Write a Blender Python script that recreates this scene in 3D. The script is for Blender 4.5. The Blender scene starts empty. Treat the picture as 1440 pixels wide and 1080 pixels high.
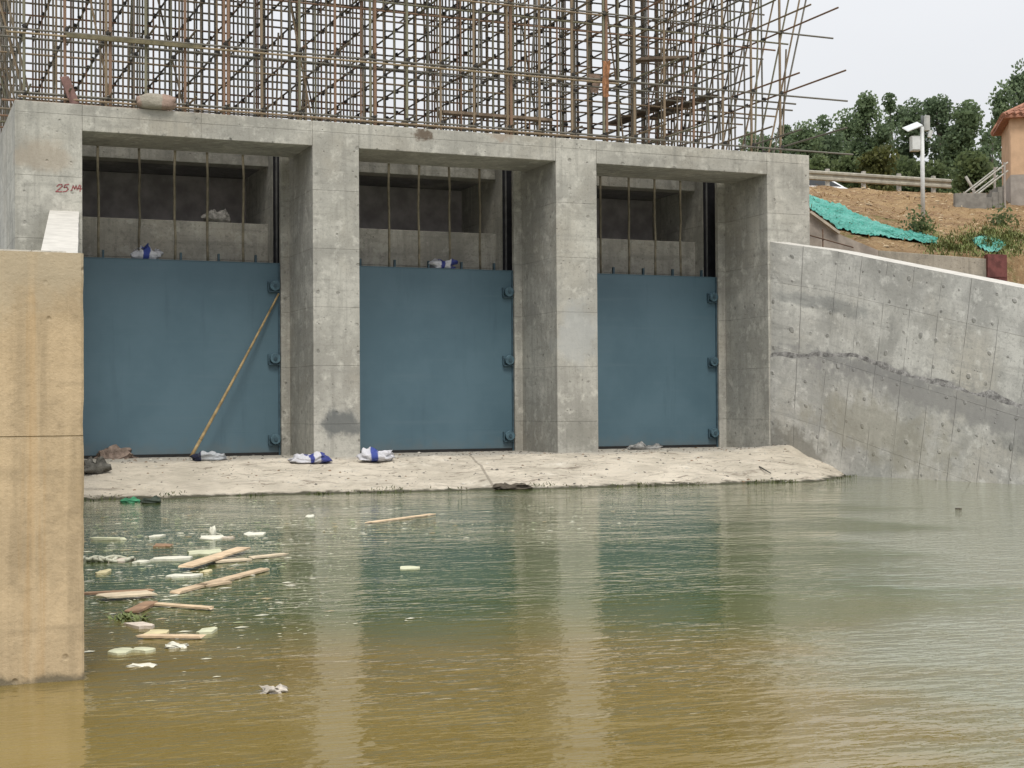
import bpy, bmesh, math, random
from mathutils import Vector, Matrix, noise as mnoise
R = math.radians
random.seed(7)
scene = bpy.context.scene
col = scene.collection

# ------------------------------------------------------------------ camera
EYE = 1.19                                   # eye height above the water
F, YAW, PITCH, ROLL = 2100.6, 0.3973, 0.0152, 0.0063
CAM = Vector((-4.493, -23.0, EYE))
_f = Vector((math.sin(YAW) * math.cos(PITCH), math.cos(YAW) * math.cos(PITCH), math.sin(PITCH)))
_r = Vector((math.cos(YAW), -math.sin(YAW), 0))
_u = _r.cross(_f)
_r2 = _r * math.cos(ROLL) - _u * math.sin(ROLL)
_u2 = _r * math.sin(ROLL) + _u * math.cos(ROLL)
cd = bpy.data.cameras.new('camera'); cam = bpy.data.objects.new('camera', cd); col.objects.link(cam)
cd.sensor_width = 36; cd.lens = 36 * F / 1440; cd.clip_start = 0.1; cd.clip_end = 2000
cam.matrix_world = Matrix(((_r2.x, _u2.x, -_f.x, CAM.x), (_r2.y, _u2.y, -_f.y, CAM.y), (_r2.z, _u2.z, -_f.z, CAM.z), (0, 0, 0, 1)))
scene.camera = cam

# ------------------------------------------------------------------ world, sun, exposure
SUN_EL, SUN_AZ = R(60), R(190)               # azimuth measured clockwise from +y
w = bpy.data.worlds.new('World'); scene.world = w; w.use_nodes = True
nt = w.node_tree; nt.nodes.clear()
out = nt.nodes.new('ShaderNodeOutputWorld'); bg = nt.nodes.new('ShaderNodeBackground')
sky = nt.nodes.new('ShaderNodeTexSky'); sky.sky_type = 'NISHITA'; sky.sun_disc = False
sky.sun_elevation = SUN_EL; sky.sun_rotation = SUN_AZ; sky.air_density = 1.0; sky.dust_density = 3.0
tc = nt.nodes.new('ShaderNodeTexCoord'); mp = nt.nodes.new('ShaderNodeMapping'); mp.inputs['Scale'].default_value = (1, 1, 3)
nz = nt.nodes.new('ShaderNodeTexNoise'); nz.inputs['Scale'].default_value = 1.6; nz.inputs['Detail'].default_value = 5
rp = nt.nodes.new('ShaderNodeValToRGB')
rp.color_ramp.elements[0].position = .3; rp.color_ramp.elements[0].color = (4.0, 4.03, 4.1, 1)
rp.color_ramp.elements[1].position = .7; rp.color_ramp.elements[1].color = (4.4, 4.4, 4.42, 1)
# an overcast deck is brighter overhead than at the horizon (CIE overcast sky)
sp = nt.nodes.new('ShaderNodeSeparateXYZ'); nt.links.new(tc.outputs['Generated'], sp.inputs[0])
el = nt.nodes.new('ShaderNodeMapRange'); nt.links.new(sp.outputs[2], el.inputs[0])
for k, v in zip((1, 2, 3, 4), (.1, 1, 1, 2.2)): el.inputs[k].default_value = v
vm = nt.nodes.new('ShaderNodeVectorMath'); vm.operation = 'SCALE'; nt.links.new(rp.outputs[0], vm.inputs[0]); nt.links.new(el.outputs[0], vm.inputs['Scale'])
mx = nt.nodes.new('ShaderNodeMix'); mx.data_type = 'RGBA'; mx.inputs[0].default_value = .88   # a closed cloud deck under the clear sky
nt.links.new(tc.outputs['Generated'], mp.inputs[0]); nt.links.new(mp.outputs[0], nz.inputs['Vector']); nt.links.new(nz.outputs[0], rp.inputs[0])
nt.links.new(sky.outputs[0], mx.inputs[6]); nt.links.new(vm.outputs[0], mx.inputs[7]); nt.links.new(mx.outputs[2], bg.inputs[0])
bg.inputs[1].default_value = .1
nt.links.new(bg.outputs[0], out.inputs[0])
sl = bpy.data.lights.new('sun', 'SUN'); sl.energy = 1.2; sl.angle = R(18); sl.color = (1, .95, .86)
so = bpy.data.objects.new('sun', sl); col.objects.link(so)
so.rotation_euler = (math.pi / 2 - SUN_EL, 0, math.pi - SUN_AZ)
scene.view_settings.view_transform = 'Standard'; scene.view_settings.look = 'None'
scene.view_settings.gamma = 1; scene.view_settings.use_curve_mapping = False
scene.view_settings.exposure = 0.85
scene.cycles.max_bounces = 8; scene.cycles.diffuse_bounces = 4; scene.cycles.transparent_max_bounces = 8

# ------------------------------------------------------------------ measuring helpers (1440 x 1080 photo pixels to places)
def ray(px, py):
    a, b = px - 720, py - 540
    return (_f * F + _r2 * a - _u2 * b).normalized()
def at_y(px, py, y):
    d = ray(px, py); return CAM + d * ((y - CAM.y) / d.y)
def at_z(px, py, z):
    d = ray(px, py); return CAM + d * ((z - CAM.z) / d.z)
def at_d(px, py, D):
    d = ray(px, py); return CAM + d * (D / d.dot(_f))

# ------------------------------------------------------------------ object helpers
WL = {}
def tag(o, label=None, cat=None, group=None, kind=None):
    if label: o['label'] = label
    if cat: o['category'] = cat
    if group: o['group'] = group
    if kind: o['kind'] = kind
    return o
def empty(name, loc):
    o = bpy.data.objects.new(name, None); col.objects.link(o); o.location = loc; o.empty_display_size = .2
    WL[o] = Vector(loc); return o
class MB:
    def __init__(s): s.v = []; s.f = []; s.mi = []; s.uv = None
    def face(s, idx, mi=0): s.f.append(tuple(idx)); s.mi.append(mi)
    def quad(s, a, b, c, d, mi=0):
        n = len(s.v); s.v += [tuple(a), tuple(b), tuple(c), tuple(d)]; s.face((n, n + 1, n + 2, n + 3), mi)
    def tri(s, a, b, c, mi=0):
        n = len(s.v); s.v += [tuple(a), tuple(b), tuple(c)]; s.face((n, n + 1, n + 2), mi)
    def box(s, x0, x1, y0, y1, z0, z1, M=None, mi=0):
        n = len(s.v)
        p = [Vector((x, y, z)) for z in (z0, z1) for x, y in ((x0, y0), (x1, y0), (x1, y1), (x0, y1))]
        if M is not None: p = [M @ q for q in p]
        s.v += [tuple(q) for q in p]
        for f in ((3, 2, 1, 0), (4, 5, 6, 7), (0, 1, 5, 4), (1, 2, 6, 5), (2, 3, 7, 6), (3, 0, 4, 7)): s.face([n + i for i in f], mi)
    def prism(s, pts, z0, z1, mi=0):          # pts counter-clockwise
        n = len(s.v); k = len(pts)
        s.v += [(x, y, z0) for x, y in pts] + [(x, y, z1) for x, y in pts]
        s.face([n + i for i in reversed(range(k))], mi); s.face([n + k + i for i in range(k)], mi)
        for i in range(k):
            j = (i + 1) % k; s.face((n + i, n + j, n + k + j, n + k + i), mi)
    def tube(s, a, b, r, r2=None, seg=8, mi=0, caps=True):
        a, b = Vector(a), Vector(b); d = (b - a).normalized(); r2 = r if r2 is None else r2
        q = d.to_track_quat('Z', 'Y'); n = len(s.v)
        for c, rr in ((a, r), (b, r2)):
            for i in range(seg):
                t = 2 * math.pi * i / seg; s.v.append(tuple(c + q @ Vector((rr * math.cos(t), rr * math.sin(t), 0))))
        for i in range(seg):
            j = (i + 1) % seg; s.face((n + i, n + j, n + seg + j, n + seg + i), mi)
        if caps:
            s.face([n + i for i in reversed(range(seg))], mi); s.face([n + seg + i for i in range(seg)], mi)
    def mesh(s, name, mats, smooth=False):
        me = bpy.data.meshes.new(name); me.from_pydata(s.v, [], s.f)
        for m in (mats if isinstance(mats, (list, tuple)) else [mats]): me.materials.append(m)
        me.polygons.foreach_set('material_index', s.mi)
        if smooth: me.polygons.foreach_set('use_smooth', [True] * len(s.f))
        if s.uv:
            ul = me.uv_layers.new(name='UVMap')
            fl = []
            for p in me.polygons:
                for li in p.loop_indices: fl += s.uv[me.loops[li].vertex_index]
            ul.data.foreach_set('uv', fl)
        me.update(); return me
    def build(s, name, mats, parent=None, smooth=False, bevel=0, loc=None):
        me = s.mesh(name, mats, smooth)
        if bevel:
            bm = bmesh.new(); bm.from_mesh(me)
            bmesh.ops.remove_doubles(bm, verts=bm.verts, dist=1e-5)
            ed = [e for e in bm.edges if len(e.link_faces) == 2 and e.calc_face_angle(0) > .5]
            bmesh.ops.bevel(bm, geom=ed, offset=bevel, segments=2, affect='EDGES', profile=.6)
            bm.to_mesh(me); bm.free()
        o = bpy.data.objects.new(name, me); col.objects.link(o)
        if parent is not None:
            o.parent = parent; o.location = -WL[parent] if loc is None else Vector(loc) - WL[parent]
            WL[o] = Vector((0, 0, 0)) if loc is None else Vector(loc)
        else:
            o.location = loc or (0, 0, 0); WL[o] = Vector(o.location)
        return o
def fbm(p, oct=4):
    return mnoise.fractal(p, 1.0, 2.0, oct)

# ------------------------------------------------------------------ material helpers
class NT:
    def __init__(s, name, rough=.8, spec=.3):
        s.m = bpy.data.materials.new(name); s.m.use_nodes = True; s.t = s.m.node_tree
        s.b = s.t.nodes['Principled BSDF']; s.b.inputs['Roughness'].default_value = rough; s.b.inputs['Specular IOR Level'].default_value = spec
        s.tc = s.n('ShaderNodeTexCoord')
    def n(s, ty, **kw):
        o = s.t.nodes.new(ty)
        for k, v in kw.items(): setattr(o, k, v)
        return o
    def l(s, a, b): s.t.links.new(a, b)
    def co(s, scale=(1, 1, 1), rot=(0, 0, 0), loc=(0, 0, 0), src='Object'):
        m = s.n('ShaderNodeMapping'); s.l(s.tc.outputs[src], m.inputs[0])
        m.inputs['Scale'].default_value = scale; m.inputs['Rotation'].default_value = rot; m.inputs['Location'].default_value = loc
        return m.outputs[0]
    def noise(s, vec, scale, det=4, rough=.55, dist=0):
        o = s.n('ShaderNodeTexNoise'); s.l(vec, o.inputs['Vector'])
        o.inputs['Scale'].default_value = scale; o.inputs['Detail'].default_value = det; o.inputs['Roughness'].default_value = rough; o.inputs['Distortion'].default_value = dist
        return o.outputs[0]
    def ramp(s, v, a, b, lo=0, hi=1):
        o = s.n('ShaderNodeMapRange'); s.l(v, o.inputs[0]); o.interpolation_type = 'SMOOTHSTEP'
        for i, x in zip((1, 2, 3, 4), (a, b, lo, hi)): o.inputs[i].default_value = x
        return o.outputs[0]
    def math(s, op, a, b=None, c=None):
        o = s.n('ShaderNodeMath', operation=op)
        for i, x in enumerate((a, b, c)):
            if x is None: continue
            if isinstance(x, (int, float)): o.inputs[i].default_value = x
            else: s.l(x, o.inputs[i])
        return o.outputs[0]
    def mix(s, fac, a, b, mode='MIX'):
        o = s.n('ShaderNodeMix', data_type='RGBA', blend_type=mode)
        for i, x in ((0, fac), (6, a), (7, b)):
            if isinstance(x, (int, float)): o.inputs[i].default_value = x
            elif isinstance(x, tuple): o.inputs[i].default_value = (*x, 1)
            else: s.l(x, o.inputs[i])
        return o.outputs[2]
    def sep(s, v):
        o = s.n('ShaderNodeSeparateXYZ'); s.l(v, o.inputs[0]); return o.outputs
    def comb(s, x, y, z=0):
        o = s.n('ShaderNodeCombineXYZ')
        for i, q in enumerate((x, y, z)):
            if isinstance(q, (int, float)): o.inputs[i].default_value = q
            else: s.l(q, o.inputs[i])
        return o.outputs[0]
    def bump(s, h, dist=.01, strength=1, prev=None):
        o = s.n('ShaderNodeBump'); s.l(h, o.inputs['Height']); o.inputs['Distance'].default_value = dist; o.inputs['Strength'].default_value = strength
        if prev: s.l(prev, o.inputs['Normal'])
        return o.outputs[0]
    def blob(s, c, r, vec=None, soft=.35, nscale=3, namt=.5):    # 0..1 inside an uneven patch of its own shape
        vec = vec or s.tc.outputs['Object']
        m = s.n('ShaderNodeVectorMath', operation='SUBTRACT'); s.l(vec, m.inputs[0]); m.inputs[1].default_value = c
        d = s.n('ShaderNodeVectorMath', operation='DIVIDE'); s.l(m.outputs[0], d.inputs[0]); d.inputs[1].default_value = r
        ln = s.n('ShaderNodeVectorMath', operation='LENGTH'); s.l(d.outputs[0], ln.inputs[0])
        nn = s.noise(vec, nscale, 5, .65)
        q = s.math('MULTIPLY_ADD', s.math('SUBTRACT', nn, .5), namt * 6, ln.outputs['Value'])
        return s.ramp(q, 1 - soft * 1.3, 1 + soft, 1, 0)
    def done(s, colr, normal=None):
        if isinstance(colr, tuple): s.b.inputs['Base Color'].default_value = (*colr, 1)
        else: s.l(colr, s.b.inputs['Base Color'])
        if normal: s.l(normal, s.b.inputs['Normal'])
        return s.m
def simple(name, c, rough=.7, var=.25, scale=6, bump=.002, metal=0, spec=.3, objvar=0):
    t = NT(name, rough, spec); v = t.tc.outputs['Object']
    n = t.noise(v, scale, 5, .6); c2 = tuple(x * (1 - var) for x in c); c1 = tuple(min(1, x * (1 + var)) for x in c)
    k = t.mix(t.ramp(n, .3, .7), c2, c1)
    if objvar:
        oi = t.n('ShaderNodeObjectInfo'); hs = t.n('ShaderNodeHueSaturation'); t.l(k, hs.inputs['Color'])
        t.l(t.ramp(oi.outputs['Random'], 0, 1, 1 - objvar, 1 + objvar), hs.inputs['Value']); k = hs.outputs[0]
    t.b.inputs['Metallic'].default_value = metal
    return t.done(k, t.bump(t.noise(v, scale * 6, 3), bump))

def concrete(name, base=(.36, .355, .325), tint=(.385, .36, .305), dark=.62, rowh=.93, rw=31, off=(0, 0), patches=(), uv=False, holes=False, streak=.5, mottle=1.0, pits=False, rust=None):
    t = NT(name, .88, .2)
    if uv:
        u = t.sep(t.tc.outputs['UV']); flat = t.comb(u[0], u[1], 0); vec = t.comb(u[0], u[1], 0)
    else:
        x = t.sep(t.tc.outputs['Object']); flat = t.comb(t.math('ADD', x[0], x[1]), x[2], 0); vec = t.tc.outputs['Object']
    def mapped(v, scale, loc=(0, 0, 0)):
        m = t.n('ShaderNodeMapping'); t.l(v, m.inputs[0]); m.inputs['Scale'].default_value = scale; m.inputs['Location'].default_value = loc; return m.outputs[0]
    mul = lambda a, k: tuple(q * k for q in a)
    big = t.noise(vec, .9, 7, .62, .6)
    c = t.mix(t.ramp(big, .36, .64), mul(base, .76), mul(base, 1.14))
    c = t.mix(t.math('MULTIPLY', t.ramp(t.noise(mapped(vec, (1, 1, 1), (7, 3, 1)), .55, 6, .6), .45, .68), .75), c, tint)
    br = t.n('ShaderNodeTexBrick'); t.l(mapped(flat, (1, 1, 1), (off[0], off[1], 0)), br.inputs['Vector'])
    br.offset = 0; br.inputs['Scale'].default_value = 1; br.inputs['Brick Width'].default_value = rw; br.inputs['Row Height'].default_value = rowh
    br.inputs['Mortar Size'].default_value = .006; br.inputs['Mortar Smooth'].default_value = .6
    br.inputs['Color1'].default_value = (.93, .93, .94, 1); br.inputs['Color2'].default_value = (1.05, 1.045, 1.03, 1); br.inputs['Mortar'].default_value = (.66, .66, .64, 1)
    jm = t.ramp(t.noise(vec, 1.7, 3), .42, .62, .1, .8)
    c = t.mix(jm, c, br.outputs['Color'], 'MULTIPLY')
    sv = t.noise(mapped(vec, (9, 9, .55) if not uv else (9, .55, 1)), 1, 5, .65)
    c = t.mix(t.math('MULTIPLY', t.ramp(sv, .47, .66), streak), c, mul(base, dark), 'MIX')
    hz = t.noise(mapped(vec, (.5, .5, 7) if not uv else (.5, 7, 1)), 1, 5, .6)
    c = t.mix(t.ramp(hz, .53, .68, 0, .5), c, mul(base, .66))
    mid = t.noise(vec, 7, 6, .75)
    c = t.mix(t.ramp(mid, .53, .68, 0, .5 * mottle), c, mul(base, .5))
    sp2 = t.noise(vec, 21, 5, .75); c = t.mix(t.ramp(sp2, .53, .66, 0, .55 * mottle), c, mul(base, .5))
    wsp = t.noise(mapped(vec, (1.3, 1.3, 4) if not uv else (1.3, 4, 1), (2, 2, 2)), 2.2, 7, .75, 1.2); c = t.mix(t.ramp(wsp, .53, .66, 0, .45 * mottle), c, mul(base, .55))
    lite = t.noise(mapped(vec, (1, 1, 1), (3, 9, 4)), 4, 6, .7)
    c = t.mix(t.ramp(lite, .52, .66, 0, .6 * mottle), c, mul(base, 1.36))
    fine = t.noise(vec, 55, 4, .7)
    c = t.mix(.35, c, t.mix(fine, (.55, .55, .55), (1.4, 1.4, 1.4)), 'MULTIPLY')
    vo = t.n('ShaderNodeTexVoronoi'); t.l(vec, vo.inputs['Vector']); vo.inputs['Scale'].default_value = 9
    pit = t.math('MULTIPLY', t.ramp(vo.outputs['Distance'], .05, .16, 1, 0), t.ramp(t.noise(vec, 2.3, 3), .5, .6))
    c = t.mix(t.math('MULTIPLY', pit, .6), c, mul(base, .4))
    h = t.math('ADD', t.math('MULTIPLY', fine, .25), t.math('MULTIPLY', mid, .6))
    h = t.math('SUBTRACT', h, t.math('MULTIPLY', pit, .9)); h = t.math('SUBTRACT', h, t.math('MULTIPLY', br.outputs['Fac'], 1.2))
    if holes:
        wob = t.noise(vec, 1.3, 2); ux = t.math('MULTIPLY_ADD', wob, .22, u[0]); vy = t.math('MULTIPLY_ADD', t.noise(mapped(vec, (1, 1, 1), (5, 5, 0)), 1.1, 2), .3, u[1])
        dx = t.math('MULTIPLY', t.math('SUBTRACT', t.math('FRACT', t.math('DIVIDE', ux, .36)), .5), .36)
        dy = t.math('MULTIPLY', t.math('SUBTRACT', t.math('FRACT', t.math('DIVIDE', vy, .43)), .5), .43)
        dd = t.math('SQRT', t.math('ADD', t.math('POWER', dx, 2), t.math('POWER', dy, 2)))
        sz = t.ramp(t.noise(vec, 2.1, 2), .35, .7, .012, .05)
        hole = t.ramp(t.math('DIVIDE', dd, sz), .7, 1.15, 1, 0)
        hole = t.math('MULTIPLY', hole, t.ramp(t.noise(vec, 3.3, 2), .38, .5, .2, 1))
        c = t.mix(t.math('MULTIPLY', hole, .55), c, mul(base, .38)); h = t.math('SUBTRACT', h, t.math('MULTIPLY', hole, 1.5))
        # shutter board joints that run up the face
        fx = t.math('ABSOLUTE', t.math('SUBTRACT', t.math('FRACT', t.math('DIVIDE', t.math('MULTIPLY_ADD', t.noise(vec, .8, 2), .05, u[0]), .61)), .5))
        ln = t.math('MULTIPLY', t.ramp(fx, .484, .497), t.ramp(t.noise(mapped(vec, (1, 1, 1), (1, 8, 0)), 1.4, 3), .36, .55))
        c = t.mix(t.math('MULTIPLY', ln, .75), c, mul(base, .5)); h = t.math('SUBTRACT', h, t.math('MULTIPLY', ln, 1))
    if pits:
        uf = t.sep(flat); wob = t.noise(vec, 2.1, 2); ux = t.math('MULTIPLY_ADD', wob, .12, uf[0]); vy = t.math('MULTIPLY_ADD', wob, .1, uf[1])
        dx = t.math('MULTIPLY', t.math('SUBTRACT', t.math('FRACT', t.math('DIVIDE', ux, .34)), .5), .34)
        dy = t.math('MULTIPLY', t.math('SUBTRACT', t.math('FRACT', t.math('DIVIDE', vy, .47)), .5), .47)
        dd = t.math('SQRT', t.math('ADD', t.math('POWER', dx, 2), t.math('POWER', dy, 2)))
        pk = t.math('MULTIPLY', t.ramp(t.math('DIVIDE', dd, t.ramp(t.noise(vec, 5, 2), .35, .7, .008, .04)), .6, 1.3, 1, 0), t.ramp(t.noise(vec, 2.9, 2), .45, .58, 0, 1))
        c = t.mix(t.math('MULTIPLY', pk, .5), c, mul(base, .4)); h = t.math('SUBTRACT', h, t.math('MULTIPLY', pk, 1))
    if rust:
        rv = t.noise(mapped(vec, (13, 13, .35)), 1, 5, .6)
        c = t.mix(t.ramp(rv, .5, .64, 0, .34), c, rust); c = t.mix(t.ramp(t.noise(mapped(vec, (17, 17, .5), (3, 0, 0)), 1, 4, .6), .55, .68, 0, .3), c, mul(base, 1.22))
    for ctr, rad, colr, amt, ns in patches:
        c = t.mix(t.math('MULTIPLY', t.blob(ctr, rad, vec=vec, nscale=ns), amt), c, colr)
    return t.done(c, t.bump(h, .012, .8))

# facade measurements (metres, water at z = 0)
XL0, XL, X1, X2, X3, X4, X5, XR = -2.74, -1.78, 1.754, 2.52, 5.99, 6.756, 10.174, 11.077
ZT, ZL, ZF = 5.75, 5.353, .42
GY, GTOP, GBOT = 1.56, 3.62, .405
ST, SY0, SY1 = .147, 1.494, 1.6               # step narrowing each bay in front of the gate slot
SLOT1, BY0, BY1, YB = 2.05, 2.35, 2.7, 12.0
P1 = at_y(478, 595, 0); P2 = at_y(812, 470, 0); P3 = at_y(596, 190, 0); P4 = at_y(815, 610, 0); P5 = at_y(705, 188, 0)
PW = at_y(60, 215, 0)
M_face = concrete('facade_concrete', pits=True, base=(.45, .44, .395), patches=[
    (tuple(P1), (.33, .5, .2), (.13, .14, .14), .85, 2.6), (tuple(P2), (.36, .5, .5), (.40, .41, .40), .7, 2.2),
    (tuple(P4), (.34, .5, .32), (.2, .2, .175), .55, 5),
    (tuple(P3), (.16, .4, .09), (.1, .065, .04), .8, 9), (tuple(P5), (.22, .4, .12), (.30, .22, .16), .5, 7),
    (tuple(PW), (.4, .5, .26), (.37, .31, .24), .55, 2)])
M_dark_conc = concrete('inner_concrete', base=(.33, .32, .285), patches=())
M_wing = concrete('wing_concrete', base=(.545, .54, .505), tint=(.56, .53, .46), uv=True, holes=True, rowh=1.17, rw=40, off=(0, .08), streak=.3, patches=[
    ((1.2, 3.2, 0), (1.3, .12, 1), (.19, .2, .2), .5, 3), ((2.6, 1.35, 0), (1.6, .45, 1), (.33, .31, .24), .5, 3), ((7.0, 1.9, 0), (1.7, .3, 1), (.17, .175, .17), .55, 3), ((4.8, 2.2, 0), (4.2, .26, 1), (.30, .295, .285), .8, 4), ((2.2, 2.32, 0), (1.6, .1, 1), (.27, .27, .265), .6, 4), ((.5, .6, 0), (.9, .3, 1), (.19, .18, .15), .6, 4)])
M_honey = simple('honeycombed_joint', (.26, .255, .245), .95, .5, 9, .03)
M_cap = simple('cement_capping', (.52, .505, .465), .85, .1, 5, .003)
M_near = concrete('stained_concrete', base=(.50, .395, .255), tint=(.47, .345, .19), dark=.8, rowh=1.17, rw=30, off=(0, .10), streak=.8, mottle=.5, rust=(.44, .27, .11), patches=[
    ((-4.0, -16.15, 2.0), (.6, .5, .35), (.48, .42, .31), .6, 3), ((-3.8, -16.15, -.02), (2.5, .6, .06), (.13, .115, .08), .85, 6)])
M_apron = None

# ------------------------------------------------------------------ ground, water
def wing_top(s): return max(1.9, 4.14 - .23 * s)
SPL = R(6.8)
def soft(a, b, x):
    t = min(1, max(0, (x - a) / (b - a))); return t * t * (3 - 2 * t)
def bank(x, y):
    if y < 1.3: z = min(4.15, wing_top(max(0, -y)) - .1 + .0 * x) if y < 0 else 4.05
    elif y < 14.6: z = 4.2 + .269 * (y - 1.3)
    else: z = 7.75 - .5 * soft(16.4, 17.2, y)
    if y < 1.3: z = min(z, 3.35 + .5 * soft(19, 22, x))
    if y < 1.3: z -= 1.0 * soft(0, -4, y)
    if y > 1.3: z += .22 * math.exp(-((y - 9) / 4) ** 2) * math.sin(x * .45 + 1)
    amp = .1 if 1.5 < y < 14.4 else .05
    z += amp * fbm(Vector((x * .9, y * .9, 0)), 4)
    edge = soft(XR + .35, XR + 1.2, x)             # cut for the channel behind the barrage
    if y > 0: z = z * soft(XR - .2, XR + .3, x) + (1 - soft(XR - .2, XR + .3, x)) * -1.0
    return z
t = NT('dry_earth', .95, .1); v = t.tc.outputs['Object']
c = t.mix(t.ramp(t.noise(v, 1.1, 6, .65), .35, .65), (.24, .15, .085), (.36, .245, .13))
c = t.mix(t.ramp(t.noise(v, 9, 6, .75), .45, .7), c, (.44, .33, .19)); c = t.mix(t.ramp(t.noise(v, 14, 5, .7), .55, .72, 0, .8), c, (.12, .08, .05))
gs = t.blob((22.5, 3.6, 5), (6.5, 2.2, 4), nscale=1.1, namt=.8)
c = t.mix(t.math('MULTIPLY', gs, t.ramp(t.noise(v, 3, 5, .7), .4, .6, .1, .9)), c, (.14, .16, .05))
M_earth = t.done(c, t.bump(t.math('ADD', t.noise(v, 9, 6, .75), t.math('MULTIPLY', t.noise(v, 30, 4, .7), .4)), .09, 1))

g = MB()
xs = [XR - .6 + .3 * i for i in range(100)] + [XR + 29 + 4 * i for i in range(1, 50)]
ys = [-22, -16] + [-12 + .5 * i for i in range(26)] + [1.2 + .3 * i for i in range(52)] + [18 + 6 * i for i in range(40)]
for y in ys:
    for x in xs:
        xx = x
        if y < 0: xx = max(x, X5 + .75 + math.tan(SPL) * -y + .2 * 2)   # stays behind the wing wall
        g.v.append((xx, y, bank(x, y)))
nx = len(xs)
for j in range(len(ys) - 1):
    for i in range(nx - 1): g.face((j * nx + i, j * nx + i + 1, (j + 1) * nx + i + 1, (j + 1) * nx + i))
tag(g.build('ground', M_earth, smooth=True), kind='structure')

road = MB(); road.box(XR - 2, 120, 17.4, 24, 7.1, 7.4)
M_asph = simple('asphalt', (.06, .06, .058), .9, .2, 8, .004)
tag(road.build('road', M_asph), kind='structure')

# water: turbid body under a rippled surface; gate and sky reflections are painted into its uneven colour
t = NT('turbid_water', .035, .5); t.b.inputs['IOR'].default_value = 1.40
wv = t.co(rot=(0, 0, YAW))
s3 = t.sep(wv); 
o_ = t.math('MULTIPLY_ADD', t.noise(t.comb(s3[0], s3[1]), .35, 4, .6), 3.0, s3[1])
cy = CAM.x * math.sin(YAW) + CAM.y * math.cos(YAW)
refl_split = t.ramp(o_, cy + 8.6, cy + 10.8, 1, 0)
tone_noise = t.noise(t.comb(t.math('MULTIPLY', s3[0], .5), s3[1]), .6, 5, .6)
olive = t.mix(t.ramp(tone_noise, .35, .65), (.062, .086, .024), (.08, .104, .032))
brown = t.mix(t.ramp(tone_noise, .35, .65), (.175, .128, .036), (.205, .155, .05))
def wavec(sx, sy, rot=0):
    return t.co(scale=(sx, sy, 1), rot=(0, 0, YAW + rot))
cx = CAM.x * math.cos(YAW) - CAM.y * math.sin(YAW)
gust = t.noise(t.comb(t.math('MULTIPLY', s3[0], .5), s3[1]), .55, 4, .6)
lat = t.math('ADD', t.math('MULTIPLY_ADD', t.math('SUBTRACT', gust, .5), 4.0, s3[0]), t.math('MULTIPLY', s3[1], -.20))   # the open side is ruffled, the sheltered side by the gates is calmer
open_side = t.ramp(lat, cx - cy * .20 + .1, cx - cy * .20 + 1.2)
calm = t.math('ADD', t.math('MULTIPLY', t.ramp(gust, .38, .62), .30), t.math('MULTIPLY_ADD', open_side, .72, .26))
c = t.mix(t.math('MULTIPLY', refl_split, t.math('MULTIPLY_ADD', open_side, -.75, 1)), olive, brown)      # olive-to-brown split paints the edge of the gates' reflection into the body colour
c = t.mix(t.math('MULTIPLY', open_side, .8), c, (.225, .23, .165))  # pale tone paints the silvery sky reflection into the open side
n1 = t.noise(wavec(5.2, 11.5, .06), 1, 2, .45); n2 = t.noise(wavec(14, 28, -.1), 1, 2, .5); n0 = t.noise(wavec(1.3, 3.2, .03), 1, 2, .4)
h = t.math('ADD', t.math('MULTIPLY', n1, .0165), t.math('MULTIPLY', n2, .0060)); h = t.math('ADD', h, t.math('MULTIPLY', n0, .016)); h = t.math('MULTIPLY', h, calm)
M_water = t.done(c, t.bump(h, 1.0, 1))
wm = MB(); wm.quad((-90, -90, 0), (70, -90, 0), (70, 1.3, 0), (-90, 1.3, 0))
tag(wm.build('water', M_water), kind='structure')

# apron: silted concrete sill running down into the water
def apron_edge(x):
    e = 2.75 + .07 * (x + 2) + .22 * fbm(Vector((x * .7, 3, 0)), 3)
    return e - 1.6 * soft(8.7, 10.9, x)
def apron_z(x, y):
    e = apron_edge(x); d = -y
    if d < .25: z = .405
    else:
        q = (d - .25) / (e - .25)
        z = .405 * (1 - q ** 1.5) if q < 1 else -.55 * (q - 1) - .02
    k = soft(.0, .6, d)
    z += k * (.05 * fbm(Vector((x * .8, y * 1.2, 5)), 4) + .018 * fbm(Vector((x * 4, y * 5, 2)), 4)) + .006 * fbm(Vector((x * 9, y * 9, 2)), 3)
    z += .07 * math.exp(-((x - 10.4) / .7) ** 2 - ((y + .3) / .7) ** 2) - .10 * soft(9.6, 11.2, x) * soft(.2, 1.2, -y)
    return z
t = NT('silted_apron', .93, .15); v = t.tc.outputs['Object']
c = t.mix(t.ramp(t.noise(v, 1.3, 6, .65), .35, .65), (.50, .455, .375), (.66, .60, .50))
dirty = t.ramp(t.noise(v, .55, 3, .5), .36, .54, .28, 1)
c = t.mix(t.math('MULTIPLY', dirty, t.ramp(t.noise(t.co((1.0, 4, 1)), 1.6, 7, .78, 1.0), .52, .64, 0, .85)), c, (.19, .16, .125))
c = t.mix(t.math('MULTIPLY', dirty, t.ramp(t.noise(t.co((1, 2.5, 1), loc=(9, 1, 0)), 6, 6, .75), .54, .66, 0, .7)), c, (.22, .19, .15))
c = t.mix(t.ramp(t.noise(t.co((1, 1, 1), loc=(4, 4, 4)), 2.2, 6, .7), .55, .75, 0, .8), c, (.74, .70, .61))
x = t.sep(v)
c = t.mix(t.ramp(t.math('MULTIPLY_ADD', t.noise(v, 4, 4), .10, x[2]), .06, .095, .95, 0), c, (.06, .06, .04))
c = t.mix(t.math('MULTIPLY', t.ramp(t.math('MULTIPLY_ADD', t.noise(v, 3, 4), .6, x[1]), -.35, .2), .65), c, (.34, .33, .30))
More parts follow.
